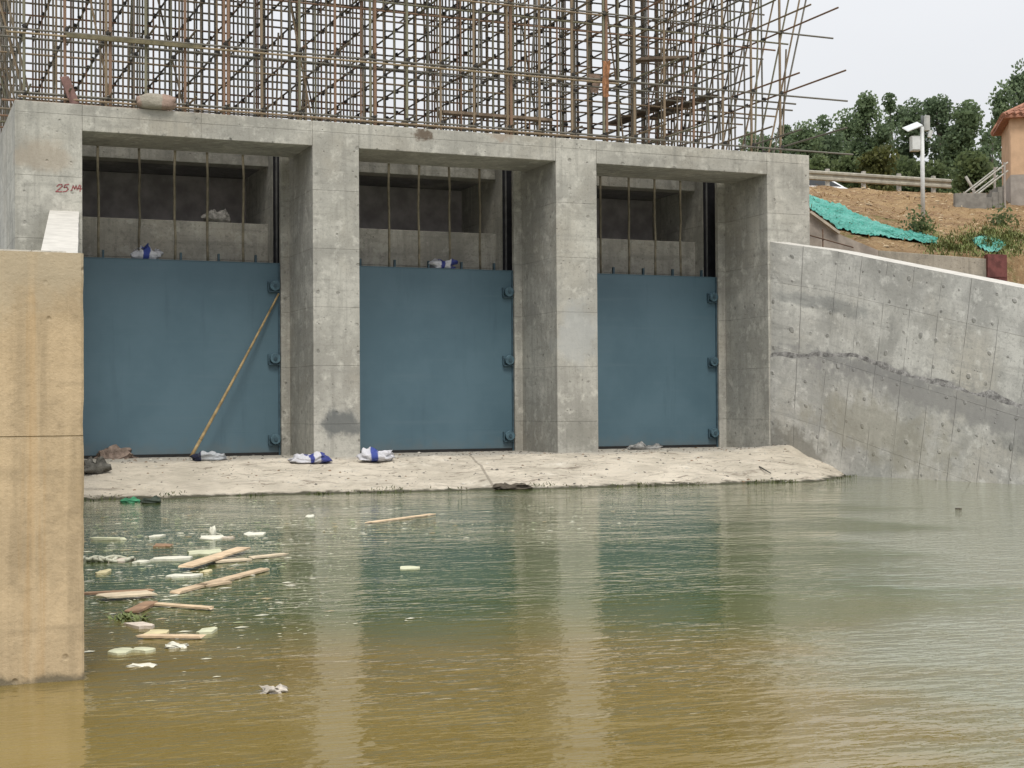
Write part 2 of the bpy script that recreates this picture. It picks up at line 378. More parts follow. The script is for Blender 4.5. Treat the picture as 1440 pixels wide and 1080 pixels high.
M_apron = t.done(c, t.bump(t.math('ADD', t.noise(t.co((1, 2.2, 1)), 6, 7, .75), t.math('MULTIPLY', t.noise(v, 40, 4, .7), .3)), .04, 1))
jt = t.math('ABSOLUTE', t.math('SUBTRACT', t.math('MULTIPLY_ADD', x[1], -.25, x[0]), 4.35))
c = t.mix(t.math('MULTIPLY', t.ramp(jt, .012, .03, 1, 0), .55), c, (.16, .14, .11)); t.l(c, t.b.inputs['Base Color'])
g = MB(); NX, NY = 260, 96
for j in range(NY + 1):
    y = -4.9 + 7.2 * j / NY
    for i in range(NX + 1):
        x = -3.0 + 14.8 * i / NX; g.v.append((x, y, apron_z(x, y)))
for j in range(NY):
    for i in range(NX): g.face((j * (NX + 1) + i, j * (NX + 1) + i + 1, (j + 1) * (NX + 1) + i + 1, (j + 1) * (NX + 1) + i))
tag(g.build('apron', M_apron, smooth=True), kind='structure')
# ------------------------------------------------------------------ sluice barrage
bar = empty('sluice_barrage', (4.2, 0, 0))
tag(bar, 'raw grey concrete sluice with three gate bays standing behind the pale apron', 'sluice')
def side(xf, sgn):                       # outline of one bay wall from front to back; sgn +1: bay lies on the +x side
    return [(xf, 0), (xf, SY0), (xf + sgn * ST, SY0), (xf + sgn * ST, SY1), (xf - sgn * .16, SY1), (xf - sgn * .16, SLOT1), (xf + sgn * ST, SLOT1), (xf + sgn * ST, YB)]
def pier(name, a, b, bayL, bayR):
    left = side(a, -1) if bayL else [(a, 0), (a, YB)]
    right = side(b, 1) if bayR else [(b, 0), (b, YB)]
    m = MB(); m.prism(list(right) + list(reversed(left)), -.6, ZT)
    return m.build(name, M_face, bar, bevel=.012)
pier('abutment', XL0, XL, False, True); pier('pier', X1, X2, True, True); pier('pier', X3, X4, True, True); pier('abutment', X5, XR, True, False)
M_back = simple('grey_bulkhead', (.40, .37, .375), .6, .25, 3, .004)  # even grey back wall, tone raised to lighten the shaded recess
M_shade_conc = concrete('shaded_inner_wall', base=(.17, .16, .155), streak=.6)  # darker concrete copy, the closed channel's shade put into its base colour
for a, b in ((XL, X1), (X2, X3), (X4, X5)):
    m = MB(); m.box(a + .002, b - .002, .003, 1.25, ZL, ZT - .004); m.build('lintel_beam', M_face, bar, bevel=.01)
    m = MB(); m.box(a - .2, b + .2, BY1 + .002, 11.9, ZL + .05, ZT - .006); m.build('deck_slab', M_shade_conc, bar)
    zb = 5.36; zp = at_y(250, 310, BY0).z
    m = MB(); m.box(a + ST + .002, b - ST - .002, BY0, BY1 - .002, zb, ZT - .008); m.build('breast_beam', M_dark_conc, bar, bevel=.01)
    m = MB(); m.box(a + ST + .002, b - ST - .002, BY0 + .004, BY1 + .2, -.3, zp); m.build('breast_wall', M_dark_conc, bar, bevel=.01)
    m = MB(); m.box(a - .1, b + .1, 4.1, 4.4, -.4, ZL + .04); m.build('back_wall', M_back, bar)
    for xg, sg in ((a, 1), (b, -1)):
        m = MB(); xx = xg + sg * .03
        sx0, sx1 = sorted((xg + sg * (ST - .004), xg - sg * .14)); m.box(sx0, sx1, SLOT1 - .03, SLOT1 - .003, GTOP - .6, ZT - .1)
        m.build('slot_lining', simple('black_slot_steel', (.018, .018, .022), .6, .3, 8) if 'black_slot_steel' not in bpy.data.materials else bpy.data.materials['black_slot_steel'], bar)
        m = MB(); xx = xg + sg * (ST - .055); m.box(xx - .012, xx + .012, SLOT1 - .06, SLOT1 - .031, GTOP - .3, ZL + .2); m.build('guide_rail', simple('guide_steel', (.16, .16, .16), .5, .2, 8) if 'guide_steel' not in bpy.data.materials else bpy.data.materials['guide_steel'], bar)

# red painted level mark on the left abutment
M_red = simple('red_paint', (.30, .10, .10), .7, .3, 30, .001)
mk = MB()
def stroke(pts, wd=.016):
    for a, b in zip(pts, pts[1:]):
        a3, b3 = at_y(*a, -.004), at_y(*b, -.004); d = (b3 - a3).normalized(); n = Vector((-d.z, 0, d.x)) * wd / 2; e = d * wd * .3
        mk.quad(a3 - n - e, b3 - n + e, b3 + n + e, a3 + n - e)
for st in ([(80, 262), (83, 259.5), (87, 259.5), (87.5, 262), (83, 266), (78.5, 269.5), (87, 269.5)],
           [(97, 259), (91.5, 260), (90, 263.5), (94, 263), (96, 266), (93, 269), (88.5, 269.5)],
           [(99.5, 268), (100.3, 267.4)], [(101, 267), (103, 261), (105, 266), (107, 261), (108.5, 267)],
           [(112, 260), (109.5, 265), (115, 265.5)], [(113.5, 261), (112.5, 269)]): stroke(st)
mk.build('painted_mark', M_red, bar)

# ------------------------------------------------------------------ gates
t = NT('blue_gate_paint', .42, .4); v = t.tc.outputs['Object']
c = t.mix(t.ramp(t.noise(v, .7, 5, .6), .35, .65), (.075, .135, .172), (.092, .158, .198))
c = t.mix(t.ramp(t.noise(t.co((5, 5, .5)), 1, 5, .65), .55, .75, 0, .45), c, (.06, .108, .14))
c = t.mix(t.ramp(t.noise(t.co((.6, .6, 9)), 1, 3, .5), .55, .75, 0, .3), c, (.11, .17, .205))
x = t.sep(v)
c = t.mix(t.ramp(t.math('MULTIPLY_ADD', t.noise(v, 5, 5), .5, x[2]), .62, .95, .55, 0), c, (.12, .14, .145))
fr = t.math('ABSOLUTE', t.math('SUBTRACT', t.math('FRACT', t.math('DIVIDE', x[2], .8)), .5)); weld = t.ramp(fr, .49, .498)
M_gate = t.done(c, t.bump(t.math('ADD', t.math('MULTIPLY', weld, .12), t.noise(v, 1.2, 3)), .006, .7))
M_gdark = simple('dark_gate_steel', (.055, .095, .12), .5, .25, 10)
M_hub = simple('roller_steel', (.08, .14, .175), .5, .3, 12)
M_rubber = simple('rubber_seal', (.02, .02, .02), .7, .2, 10)
gl = ['blue steel sluice gate with a bamboo pole leaning on it, beside the stained wall', 'blue steel sluice gate in the middle bay between the two concrete piers', 'blue steel sluice gate in the bay beside the sloping wing wall']
for (a, b), lab in zip(((XL, X1), (X2, X3), (X4, X5)), gl):
    root = empty('sluice_gate', ((a + b) / 2, GY, GBOT)); tag(root, lab, 'sluice gate', 'blue steel gates in the bays')
    xa, xb = a + ST - .1, b - ST + .06
    m = MB(); m.box(xa, xb, GY, GY + .02, GBOT, GTOP - .012); m.build('skin_plate', M_gate, root)
    m = MB(); m.box(xa, xb, GY - .012, GY + .2, GTOP - .012, GTOP); m.build('top_flange', M_gate, root, bevel=.003)
    for k in range(5):
        z = GBOT + .2 + k * .68; m = MB(); m.box(xa + .02, xb - .02, GY + .022, GY + .22, z, z + .03); m.build('girder', M_gdark, root)
    m = MB(); m.box(xa, xb, GY - .012, GY - .002, GBOT, GBOT + .05); m.build('bottom_seal', M_rubber, root)
    for k in range(int((b - a) / .62)):
        xx = a + .5 + k * .62; m = MB(); m.box(xx, xx + .03, GY + .06, GY + .12, GTOP + .001, GTOP + .13); m.build('lifting_lug', M_gdark, root)
    m = MB(); m.box(b - ST - .035, b - ST - .012, GY - .03, GY - .001, GBOT, GTOP - .02); m.build('side_seal', M_gdark, root)
    for zc in (GTOP - .385, GTOP - 1.60, GBOT + .27):
        xc = b - ST - .10
        m = MB(); m.tube((xc, GY - .02, zc), (xc, GY - .085, zc), .085, seg=20); rl = m.build('roller', M_hub, root, smooth=False, bevel=.006)
        m = MB(); m.tube((xc, GY - .086, zc), (xc, GY - .10, zc), .03, seg=10); m.build('hub', M_gdark, rl)
        m = MB(); m.box(xc - .115, xc - .100, GY - .05, GY - .001, zc - .08, zc + .07); m.box(xc - .104, xc + .08, GY - .06, GY - .001, zc - .105, zc - .088); m.build('bracket', M_gdark, rl)

M_rod = simple('rusty_rod', (.20, .175, .125), .75, .35, 5, .002, objvar=.25)
rods = [(138.5, 'thin rusty rod above the pole-braced gate, nearest the left abutment'), (196, 'thin rusty rod rising from behind the white sack on top of a gate'), (246, 'middle one of the five thin rods above the pole-braced gate'), (292, 'thin rusty rod in front of the grey net heap on the breast wall'), (342, 'thin rusty rod nearest the gate slot, right of the grey net heap'),
        (547, 'thin rod nearest the first pier, above the middle gate'), (589, 'thin rod above the middle gate, just left of the torn white sack'), (632, 'thin rod rising from behind the torn white sack on the middle gate'), (675, 'thin rod nearest the gate slot, above the middle gate'),
        (844.5, 'thin rod close against the second pier, above the third gate'), (884, 'second rod from the second pier, above the third gate'), (921, 'third rod from the second pier, above the third gate'), (957, 'thin rod nearest the gate slot, above the third gate')]
for px, lab in rods:
    p = at_y(px, 300, GY + .1); m = MB(); a = Vector((0, 0, 0)); L = ZT - GTOP - .01
    for k in range(6):
        b_ = Vector((random.uniform(-.012, .012) if k < 5 else 0, random.uniform(-.01, .01), L * (k + 1) / 6)); m.tube(a, b_, .021, seg=8, caps=(k in (0, 5))); a = b_
    tag(m.build('hanging_rod', M_rod, smooth=True, loc=(p.x, p.y, GTOP + .001)), lab, 'rod', 'rods hanging above the gates')

# bamboo pole leaning on the first gate
pa, pb = at_y(268, 644, GY - .42), at_y(392, 413, GY - .045); pa.z = apron_z(pa.x, pa.y) + .005
M_bam = simple('dry_bamboo', (.34, .25, .125), .6, .3, 7, .002)
m = MB(); n = 9
for k in range(n):
    q0, q1 = pa.lerp(pb, k / n), pa.lerp(pb, (k + 1) / n); bend = Vector((0, 0, -.03)) 
    f0, f1 = math.sin(math.pi * k / n), math.sin(math.pi * (k + 1) / n)
    m.tube(q0 + bend * f0 - pa, q1 + bend * f1 - pa, .027 - .0012 * k, .026 - .0012 * k, 10, caps=(k in (0, n - 1)))
    if k: m.tube(q0 + bend * f0 - pa - (pb - pa).normalized() * .008, q0 + bend * f0 - pa + (pb - pa).normalized() * .008, .031 - .0012 * k, seg=10)
tag(m.build('bamboo_pole', M_bam, smooth=True, loc=pa), 'long yellow bamboo pole leaning across the first blue gate', 'pole')

# ------------------------------------------------------------------ wing walls
dx, dy = math.sin(SPL), -math.cos(SPL)
def wing(x0, sg, length, name, label, lean_on):
    root = empty(name, (x0, -1, 0)); tag(root, label, 'wall')
    body = MB(); body.uv = []; ss = [i * .07 for i in range(int(length / .07) + 1)]; TH = .42
    def joint(s): return 2.05 - .0 if s > 1.9 else 2.05 - .0
    def vj(s):                                   # height of the rough construction joint
        pts = ((0, 2.05), (1.9, 2.0), (2.7, 1.74), (4.2, 1.41), (5.8, 1.06), (9, .4), (20, -.6))
        for (a, za), (b, zb) in zip(pts, pts[1:]):
            if s <= b: return za + (zb - za) * (s - a) / (b - a)
    rows = [0, .15, .3, .45, .6, .75, .9, 'j0', 'j1', 1.0]
    grid = []
    for s in ss:
        lean = (.13 * soft(0, 1.2, s) + .06 * soft(1.5, 7, s)) if lean_on else 0
        zt = wing_top(s); zj = vj(s) + .035 * fbm(Vector((s * 2.6, 1, 0)), 5); hj = .07 + .08 * fbm(Vector((s * 1.7, 7, 0)), 5)
        zj = max(-.7, min(zj, zt - .3)); lo = -.9
        zs = [lo + (zj - lo) * k / 6 for k in range(7)] + [zj + max(.02, hj) * .999] + [zj + max(.02, hj) + (zt - zj - max(.02, hj)) * k / 8 for k in range(1, 9)]
        colv = []
        for k, z in enumerate(zs):
            off = (lean * (z - 0) + (.028 if k >= 7 else 0) + .006 * fbm(Vector((s * 1.5, z * 1.5, 4)), 3)) * sg
            colv.append(len(body.v)); body.v.append((x0 + sg * dx * s + off, dy * s, z)); body.uv.append((s, z + .23 * s))
        # capping edge and back
        for wdt, z in ((TH, zt), (TH, -.9)):
            off = (lean * zt + .028 + wdt) * sg; colv.append(len(body.v)); body.v.append((x0 + sg * dx * s + off, dy * s, z)); body.uv.append((s, z + .23 * s + wdt))
        grid.append(colv)
    cap = MB(); hon = MB()
    nr = len(grid[0])
    for i in range(len(ss) - 1):
        for k in range(nr - 1):
            q = (grid[i][k], grid[i + 1][k], grid[i + 1][k + 1], grid[i][k + 1])
            if sg > 0: q = tuple(reversed(q))
            if k == nr - 3: mi = 1
            elif k == 6: mi = 2
            else: mi = 0
            body.face(q, mi)
    for gcol, rv in ((grid[0], False), (grid[-1], True)): body.face(gcol if rv == (sg > 0) else list(reversed(gcol)))
    body.build('wall_body', [M_wing, M_cap, M_honey], root)
    return root, grid, body
wing(X5 + .02, 1, 13, 'wing_wall', 'grey sloping concrete wing wall with tie holes, running out into the water right', True)
lw, _, _ = wing(XL - .02, -1, 16.2, 'wing_wall', 'concrete wing wall with bright sloping top behind the stained near wall', False)
# near return wall at the end of the left wing
ex, ey = XL + .015 - dx * 16.2, -math.cos(SPL) * 16.2
nw = empty('return_wall', (ex, ey, 0)); tag(nw, 'yellow stained concrete wall end standing in the water close at left', 'wall')
m = MB(); n0 = 46; ztop = at_y(112, 356.5, ey - .1).z
for k in range(n0 + 1):                         # ragged arris on the right hand corner
    z = -.8 + (ztop + .8) * k / n0; j = .012 * max(0, fbm(Vector((z * 5, 3, 1)), 4))
    for q in ((ex - 5, ey - .1), (ex - j - .012, ey - .1), (ex - j, ey - .1 + .012), (ex, ey + .35), (ex - 5, ey + .35)): m.v.append((*q, z + (.006 * fbm(Vector((q[0] * 6, 2, 2)), 3) if k == n0 else 0)))
for k in range(n0):
    for i in range(5): m.face((k * 5 + i, k * 5 + (i + 1) % 5, k * 5 + 5 + (i + 1) % 5, k * 5 + 5 + i))
m.face([n0 * 5 + i for i in range(5)]); m.face([4 - i for i in range(5)])
m.build('wall_body', M_near, nw)

# ------------------------------------------------------------------ scaffold on the deck
sc = empty('tube_scaffold', (4.2, 0, ZT)); tag(sc, 'dense steel tube scaffold standing on top of the concrete sluice', 'scaffold')
tube_cols = [(.20, .165, .12), (.25, .19, .125), (.165, .155, .13), (.24, .15, .10), (.20, .19, .13), (.28, .22, .14)]
U = MB(); U.tube((0, 0, 0), (0, 0, 1), 1, seg=8)
tmesh = []
for k, c in enumerate(tube_cols):
    me = U.mesh('scaffold_tube', simple('scaffold_tube_%d' % k, c, .65, .35, 5, 0), True); tmesh.append(me)
def tube(name, a, b, r=.0168, ci=None):
    a, b = Vector(a), Vector(b); o = bpy.data.objects.new(name, tmesh[random.choice((0, 0, 1, 2, 2, 3, 4)) if ci is None else ci]); col.objects.link(o)
    d = b - a; o.parent = sc
    o.matrix_basis = Matrix.Translation(a - WL[sc]) @ d.to_track_quat('Z', 'Y').to_matrix().to_4x4() @ Matrix.Diagonal((r, r, d.length, 1))
    return o
PX0, DXP, NP = -2.6, .6, 23
ROWS = 10; RY0, DRY = .22, .6
LIFTS = [.13, 1.12, 2.24, 3.3, 4.4, 5.5, 6.6]
TOPZ = 6.8
cp = MB(); cpf = []
def coupler(m, x, y, z):
    s = random.uniform(.023, .031); M = Matrix.Translation((x, y, z)) @ Matrix.Rotation(random.uniform(-.5, .5), 4, 'Y') @ Matrix.Rotation(random.uniform(-.3, .3), 4, 'Z')
    m.box(-s, s, -s, s, -s * 1.15, s * 1.15, M); m.box(-s * .3, s * .3, -s * 1.7, s * 1.2, -s * .35, s * .35, M)
jx = [[(random.uniform(-.012, .012)) for i in range(NP)] for k in range(ROWS)]
for k in range(ROWS):
    y = RY0 + k * DRY
    for i in range(NP):
        x = PX0 + i * DXP + jx[k][i]; tl = random.uniform(-.02, .02)
        tube('standard', (x, y, ZT), (x + tl, y + random.uniform(-.02, .02), ZT + TOPZ + random.uniform(-.1, .5)), ci=(random.choice((1, 3, 4, 1)) if k == 0 else None), r=.0235 if k == 0 else .0168)
    for L in LIFTS:
        z = ZT + L + random.uniform(-.03, .03); e0 = random.uniform(.1, .7); e1 = random.uniform(.5, 1.2) if k else random.uniform(1.0, 1.6); sl_ = random.uniform(-.03, .03)
        tube('ledger', (PX0 - e0, y - .05, z + sl_), (PX0 + (NP - 1) * DXP + e1, y - .05, z - sl_), ci=2 if k == 0 else None)
        if k == 0: tube('ledger', (PX0 - e0 * .6, y - .1, z + sl_ - .07), (PX0 + 8.4 + e1, y - .1, z - .06), ci=5 if L == LIFTS[1] else 1)
    # raking tubes at both ends
    xe = PX0 + (NP - 1) * DXP
    tube('raker', (xe - .12, y + .05, ZT), (xe + 1.6 + random.uniform(-.12, .12), y + .05, ZT + 6.8))
    if k % 3 == 0: tube('raker', (xe - .22, y + .06, ZT), (xe + 1.42, y + .06, ZT + 6.8))
    tube('raker', (PX0 + .12, y + .05, ZT), (PX0 - 1.5 + random.uniform(-.1, .1), y + .05, ZT + 6.8))
for i in range(NP):
    for L in LIFTS:
        z = ZT + L + .05 + random.uniform(-.03, .03); x = PX0 + i * DXP + .05
        tube('transom', (x, RY0 - (random.choice((.12, .3, .6)) if i < NP - 6 else random.uniform(.9, 2.1)), z), (x, RY0 + (ROWS - 1) * DRY + random.uniform(.2, .6), z + random.uniform(-.05, .05)))
# sword braces across a few rows
for k, x0 in ((1, -1.2), (2, 2.2), (4, 5.0), (5, 0.5), (6, 7.5), (8, 3.4), (3, 8.4), (7, -2)):
    y = RY0 + k * DRY + .06; s_ = random.choice((-1, 1)); tube('brace', (x0, y, ZT), (x0 + s_ * random.uniform(.35, 1.0), y, ZT + 3.4))
for k in range(16):                             # lapped and loose tubes
    i = random.randrange(NP); r_ = random.randrange(5); x = PX0 + i * DXP + .06
    tube('lapped_tube', (x, RY0 + r_ * DRY, ZT + random.uniform(0, .5)), (x + random.uniform(-.1, .14), RY0 + r_ * DRY, ZT + random.uniform(1.5, 3.5)))
for i in (2, 5, 9, 13, 16):
    x = PX0 + i * DXP + .058; tube('lapped_tube', (x, RY0 - .02, ZT), (x + .01, RY0, ZT + 4.1), .027, 3)
for k in range(11):                             # formwork of the hoist house floor, carried by the scaffold
    y0 = RY0 - .75 + k * .68; fm = MB(); fm.box(PX0 - 1.3, PX0 + (NP - 1) * DXP + 1.5, y0, y0 + .675, ZT + 6.98, ZT + 7.0); fm.build('formwork_panel', simple('formwork_ply', (.16, .11, .075), .7, .3, 2, .002) if k == 0 else bpy.data.materials['formwork_ply'], sc)
for k in range(ROWS): fm = MB(); y0 = RY0 + k * DRY; fm.box(PX0 - 1.2, PX0 + (NP - 1) * DXP + 1.4, y0 - .04, y0 + .04, ZT + 6.88, ZT + 6.978); fm.build('joist', bpy.data.materials['formwork_ply'], sc)
M_coup = simple('coupler_iron', (.05, .048, .045), .6, .3, 20)
cm = MB(); coupler(cm, 0, 0, 0); cme = cm.mesh('coupler', M_coup)
for k in range(ROWS):
    for i in range(NP):
        for L in LIFTS:
            x, y, z = PX0 + i * DXP + .02, RY0 + k * DRY - .03, ZT + L + .02
            if k < 2:
                o = bpy.data.objects.new('coupler', cme); col.objects.link(o); o.parent = sc; o.location = Vector((x, y, z)) - WL[sc]
                o.rotation_euler = (0, random.uniform(-.6, .6), random.uniform(-.5, .5))
            else: coupler(cp, x, y, z)
tag(cp.build('distant_couplers', M_coup, sc), kind='stuff')

# boards, rolls and cloth lying in the scaffold
M_plank = simple('weathered_plank', (.19, .145, .105), .85, .35, 5, .004, objvar=.2)
M_red_board = simple('red_formply', (.2, .115, .1), .6, .3, 4, .003)
def board(p, q, wd, th, mat, lab, cat='board', name='scaffold_board', group=None, up=Vector((0, 0, 1)), warp=0):
    p, q = Vector(p), Vector(q); d = (q - p); L = d.length; d.normalize(); sv = up.cross(d).normalized(); uu = d.cross(sv); c0 = (p + q) / 2
    m = MB(); N = 6
    rnd = random.Random(lab)
    for k in range(N + 1):
        xx = -L / 2 + L * k / N; bw = warp * math.sin(math.pi * k / N); wj = wd * (1 + (rnd.uniform(-.06, .06) if 0 < k < N else rnd.uniform(-.18, .05)))
        for a, b in ((-1, 0), (1, 0), (1, 1), (-1, 1)):
            m.v.append(tuple(d * (xx + (rnd.uniform(-.02, .02) if k in (0, N) else 0)) + sv * (a * wj / 2) + uu * (b * th - th / 2 + bw)))
    for k in range(N):
        b0 = 4 * k
        for i in range(4): j = (i + 1) % 4; m.face((b0 + i, b0 + 4 + i, b0 + 4 + j, b0 + j))
    m.face((0, 1, 2, 3)); m.face((4 * N + 3, 4 * N + 2, 4 * N + 1, 4 * N))
    return tag(m.build(name, mat, loc=c0), lab, cat, group)
zs = ZT + LIFTS[1]
board((9.3, 1.6, zs + .11), (9.3, 4.4, zs + .11), .3, .05, M_plank, 'dark weathered plank lying across the tubes near the open end of the scaffold', group='planks lying in the scaffold')
board((9.75, 1.2, zs + .11), (9.75, 3.6, zs + .11), .25, .05, M_plank, 'dark plank nearest the open end of the scaffold above the third bay', group='planks lying in the scaffold')
pq, pr = at_y(620, 128, .9), at_y(775, 137, .9)
board((pq.x, .9, ZT + LIFTS[1] * .42), (pr.x, .9, ZT + LIFTS[1] * .42), .2, .05, M_plank, 'brown board lying level low in the scaffold above the middle gate', group='planks lying in the scaffold')
pq, pr = at_y(93, 50, .15), at_y(283, 67, .15)
board((pq.x, .13, pq.z), (pr.x, .13, pr.z), .06, .06, simple('squared_timber', (.16, .14, .085), .8, .3, 6), 'long squared timber tied under the front ledger above the first gate', cat='timber', name='timber_rail')
pq, pr = at_y(897, 84, .7), at_y(962, 82, .7)
board((pq.x, .7, pq.z), (pr.x, .7, pr.z), .25, .05, M_plank, 'dark short board level with the lower ledgers above the third gate', group='planks lying in the scaffold')
p0 = at_y(96, 143, .12)
board((p0.x + .1, .12, ZT + .01), (p0.x - .06, .12, ZT + .42), .14, .03, M_red_board, 'reddish plywood offcut standing on end on the left abutment top', name='plywood_offcut', up=Vector((.3, -1, 0)))
# pinkish bale of sacking on the lintel
def lump(name, p, L, W, H, rot, mat, lab, cat, seed, group=None, flat=.55, rough=.12, power=.6, parent=None, n=28):
    m = MB(); rows, cols = n // 2, n
    for j in range(rows + 1):
        th = math.pi * j / rows - math.pi / 2
        for i in range(cols):
            ph = 2 * math.pi * i / cols
            sp = lambda v, e: math.copysign(abs(v) ** e, v)
            x = sp(math.cos(th), flat) * sp(math.cos(ph), power); y = sp(math.cos(th), flat) * sp(math.sin(ph), power); z = sp(math.sin(th), .8)
            k = 1 + rough * fbm(Vector((x * 1.6 + seed, y * 1.6, z * 1.6)), 4) + rough * .5 * abs(fbm(Vector((x * 4 + seed, y * 4, z * 4)), 2))
            hh = 1 + rough * 2.2 * fbm(Vector((x * 1.2 + seed * 3, y * 1.5, 8)), 3)
            zz = (z * .5 + .5) * H * hh
            m.v.append((x * L / 2 * k, y * W / 2 * k, max(zz, 0) if z < 0 else zz))
    for j in range(rows):
        for i in range(cols): m.face((j * cols + i, j * cols + (i + 1) % cols, (j + 1) * cols + (i + 1) % cols, (j + 1) * cols + i))
    o = m.build(name, mat, parent, smooth=True, loc=p); o.rotation_euler.z = rot
    if lab: tag(o, lab, cat, group)
    return o
def sackmat(name, base, band, bands):
    t = NT(name, .55, .35); v = t.tc.outputs['Object']; x = t.sep(v); c = base
    wob = t.math('MULTIPLY_ADD', t.noise(v, 6, 3), .10, x[0])
    for a, b in bands:
        k = t.math('MULTIPLY', t.ramp(wob, a, a + .02), t.ramp(wob, b, b + .02, 1, 0)); c = t.mix(k, c, band)
    c = t.mix(t.ramp(t.noise(v, 9, 5, .7), .55, .72, 0, .7), c, tuple(q * .5 for q in base))
    wv_ = t.n('ShaderNodeTexWave'); t.l(v, wv_.inputs['Vector']); wv_.inputs['Scale'].default_value = 60
    return t.done(c, t.bump(t.math('ADD', t.noise(v, 14, 5, .65), t.math('MULTIPLY', wv_.outputs['Fac'], .05)), .03, .9))
M_bale = sackmat('sacking', (.36, .26, .21), (.36, .33, .27), [(-.2, .12)])
pb_ = at_y(215, 147, .3); lump('sacking_bale', (pb_.x, .02, ZT), .6, .24, .22, 0, M_bale, 'pinkish brown bale of sacking lying on the lintel under the scaffold', 'bale', 3)
M_rag = simple('orange_rag', (.42, .21, .11), .9, .4, 9, .01)
def rag(px, py, y, wd, hh, mat, lab, seed):
    c0 = at_y(px, py, y); m = MB(); N = 10
    for j in range(N + 1):
        for i in range(7):
            u_, v_ = i / 6 - .5, j / N
            m.v.append((u_ * wd * (1 - .5 * v_ + .3 * fbm(Vector((seed, v_ * 3, u_)), 3)) + .05 * fbm(Vector((v_ * 2, seed, 2)), 2), .05 * math.sin(u_ * 14 + v_ * 3) + .03 * fbm(Vector((u_ * 4, v_ * 4, seed)), 3), -v_ * hh + .05 * fbm(Vector((u_ * 5, seed, 7)), 2)))
    for j in range(N):
        for i in range(6): m.face((j * 7 + i, j * 7 + i + 1, j * 7 + 8 + i, j * 7 + 7 + i))
    return tag(m.build('hanging_rag', mat, smooth=True, loc=c0), lab, 'rag', 'rags hanging in the scaffold')
rag(852, 86, .05, .16, .62, M_rag, 'torn orange rag tied to the scaffold above the second pier', 2)
rag(838, 104, 1.3, .28, .35, simple('pink_rag', (.33, .24, .19), .9, .3, 9, .01), 'small pinkish rag hanging behind the orange rag in the scaffold', 9)

# ------------------------------------------------------------------ sacks and rubbish by the gates
M_s1 = sackmat('white_blue_sack', (.62, .62, .66), (.045, .06, .26), [(-.02, .06), (.17, .4)])
M_s2 = sackmat('white_blue_sack_b', (.64, .64, .68), (.05, .08, .33), [(-.04, .08)])
M_s3 = sackmat('grey_blue_sack', (.42, .44, .46), (.02, .025, .06), [(-.4, -.1)])
def on_apron(px, py):
    d = ray(px, py); t_ = 15.0
    while t_ < 40:
        q = CAM + d * t_
        if q.z <= apron_z(q.x, q.y): return q
        t_ += .02
    return q
p = on_apron(436, 651); lump('woven_sack', p - Vector((0, 0, .01)), .58, .34, .13, .08, M_s1, 'flat white and navy sack lying on the apron at the first pier foot', 'sack', 4, 'empty sacks by the gates', rough=.3)
p = on_apron(528, 648); lump('woven_sack', p - Vector((0, 0, .01)), .5, .34, .15, -.25, M_s2, 'crumpled white sack with blue stripe right of the first pier', 'sack', 11, 'empty sacks by the gates', rough=.35)
p = on_apron(293, 648); lump('woven_sack', p - Vector((0, 0, .01)), .5, .3, .12, .05, M_s3, 'grey and dark blue sack at the foot of the bamboo pole', 'sack', 17, 'empty sacks by the gates', rough=.3)
p = at_y(206, 362, GY + .12); lump('woven_sack', (p.x, GY + .14, GTOP), .42, .2, .17, .1, M_s2, 'white sack crumpled on top of the first gate', 'sack', 23, 'empty sacks by the gates', rough=.5)
p = at_y(622, 377, GY + .12); lump('woven_sack', (p.x, GY + .12, GTOP), .44, .22, .15, 0, M_s1, 'torn white sack with blue end on top of the middle gate', 'sack', 29, 'empty sacks by the gates', rough=.45)
p = at_y(306, 318, BY0 + .2); lump('net_heap', (p.x, BY0 + .22, p.z + .02), .42, .3, .17, 0, simple('grey_netting', (.3, .29, .27), .9, .45, 16, .02), 'grey heap of netting on the breast wall behind the rods', 'netting', 31, rough=.4)
M_rub = simple('broken_concrete', (.13, .125, .11), .95, .4, 9, .02)
p = on_apron(131, 664); lump('concrete_lump', p - Vector((0, 0, .03)), .34, .26, .17, .3, M_rub, 'dark broken lump at the apron edge beside the stained wall', 'rubble', 41, rough=.6)
p = on_apron(163, 645); lump('rubble_heap', p - Vector((0, 0, .03)), .5, .22, .13, 0, simple('reddish_rubble', (.22, .17, .14), .95, .4, 9, .02), 'low reddish heap of rubble under the first gate', 'rubble', 47, rough=.6)
p = on_apron(905, 632); lump('rubble_heap', p - Vector((0, 0, .03)), .5, .2, .09, 0, simple('pale_rubble', (.3, .3, .29), .95, .4, 12, .02), 'low pale heap of rubble under the third gate', 'rubble', 53, rough=.6)
p = on_apron(722, 686); lump('mud_clod', p - Vector((0, 0, .04)), .55, .3, .08, 0, simple('dark_mud', (.1, .085, .065), .9, .4, 12, .02), 'flat dark clod of mud at the waterline below the second pier', 'clod', 59, rough=.5)
a, b = on_apron(1068, 658), on_apron(1084, 669)
m = MB(); m.tube((0, 0, 0), b - a + Vector((0, 0, .02)), .012, .009, 6); tag(m.build('stick', M_rub, smooth=True, loc=a + Vector((0, 0, .02))), 'short dark stick lying on the apron near the wing wall', 'stick')
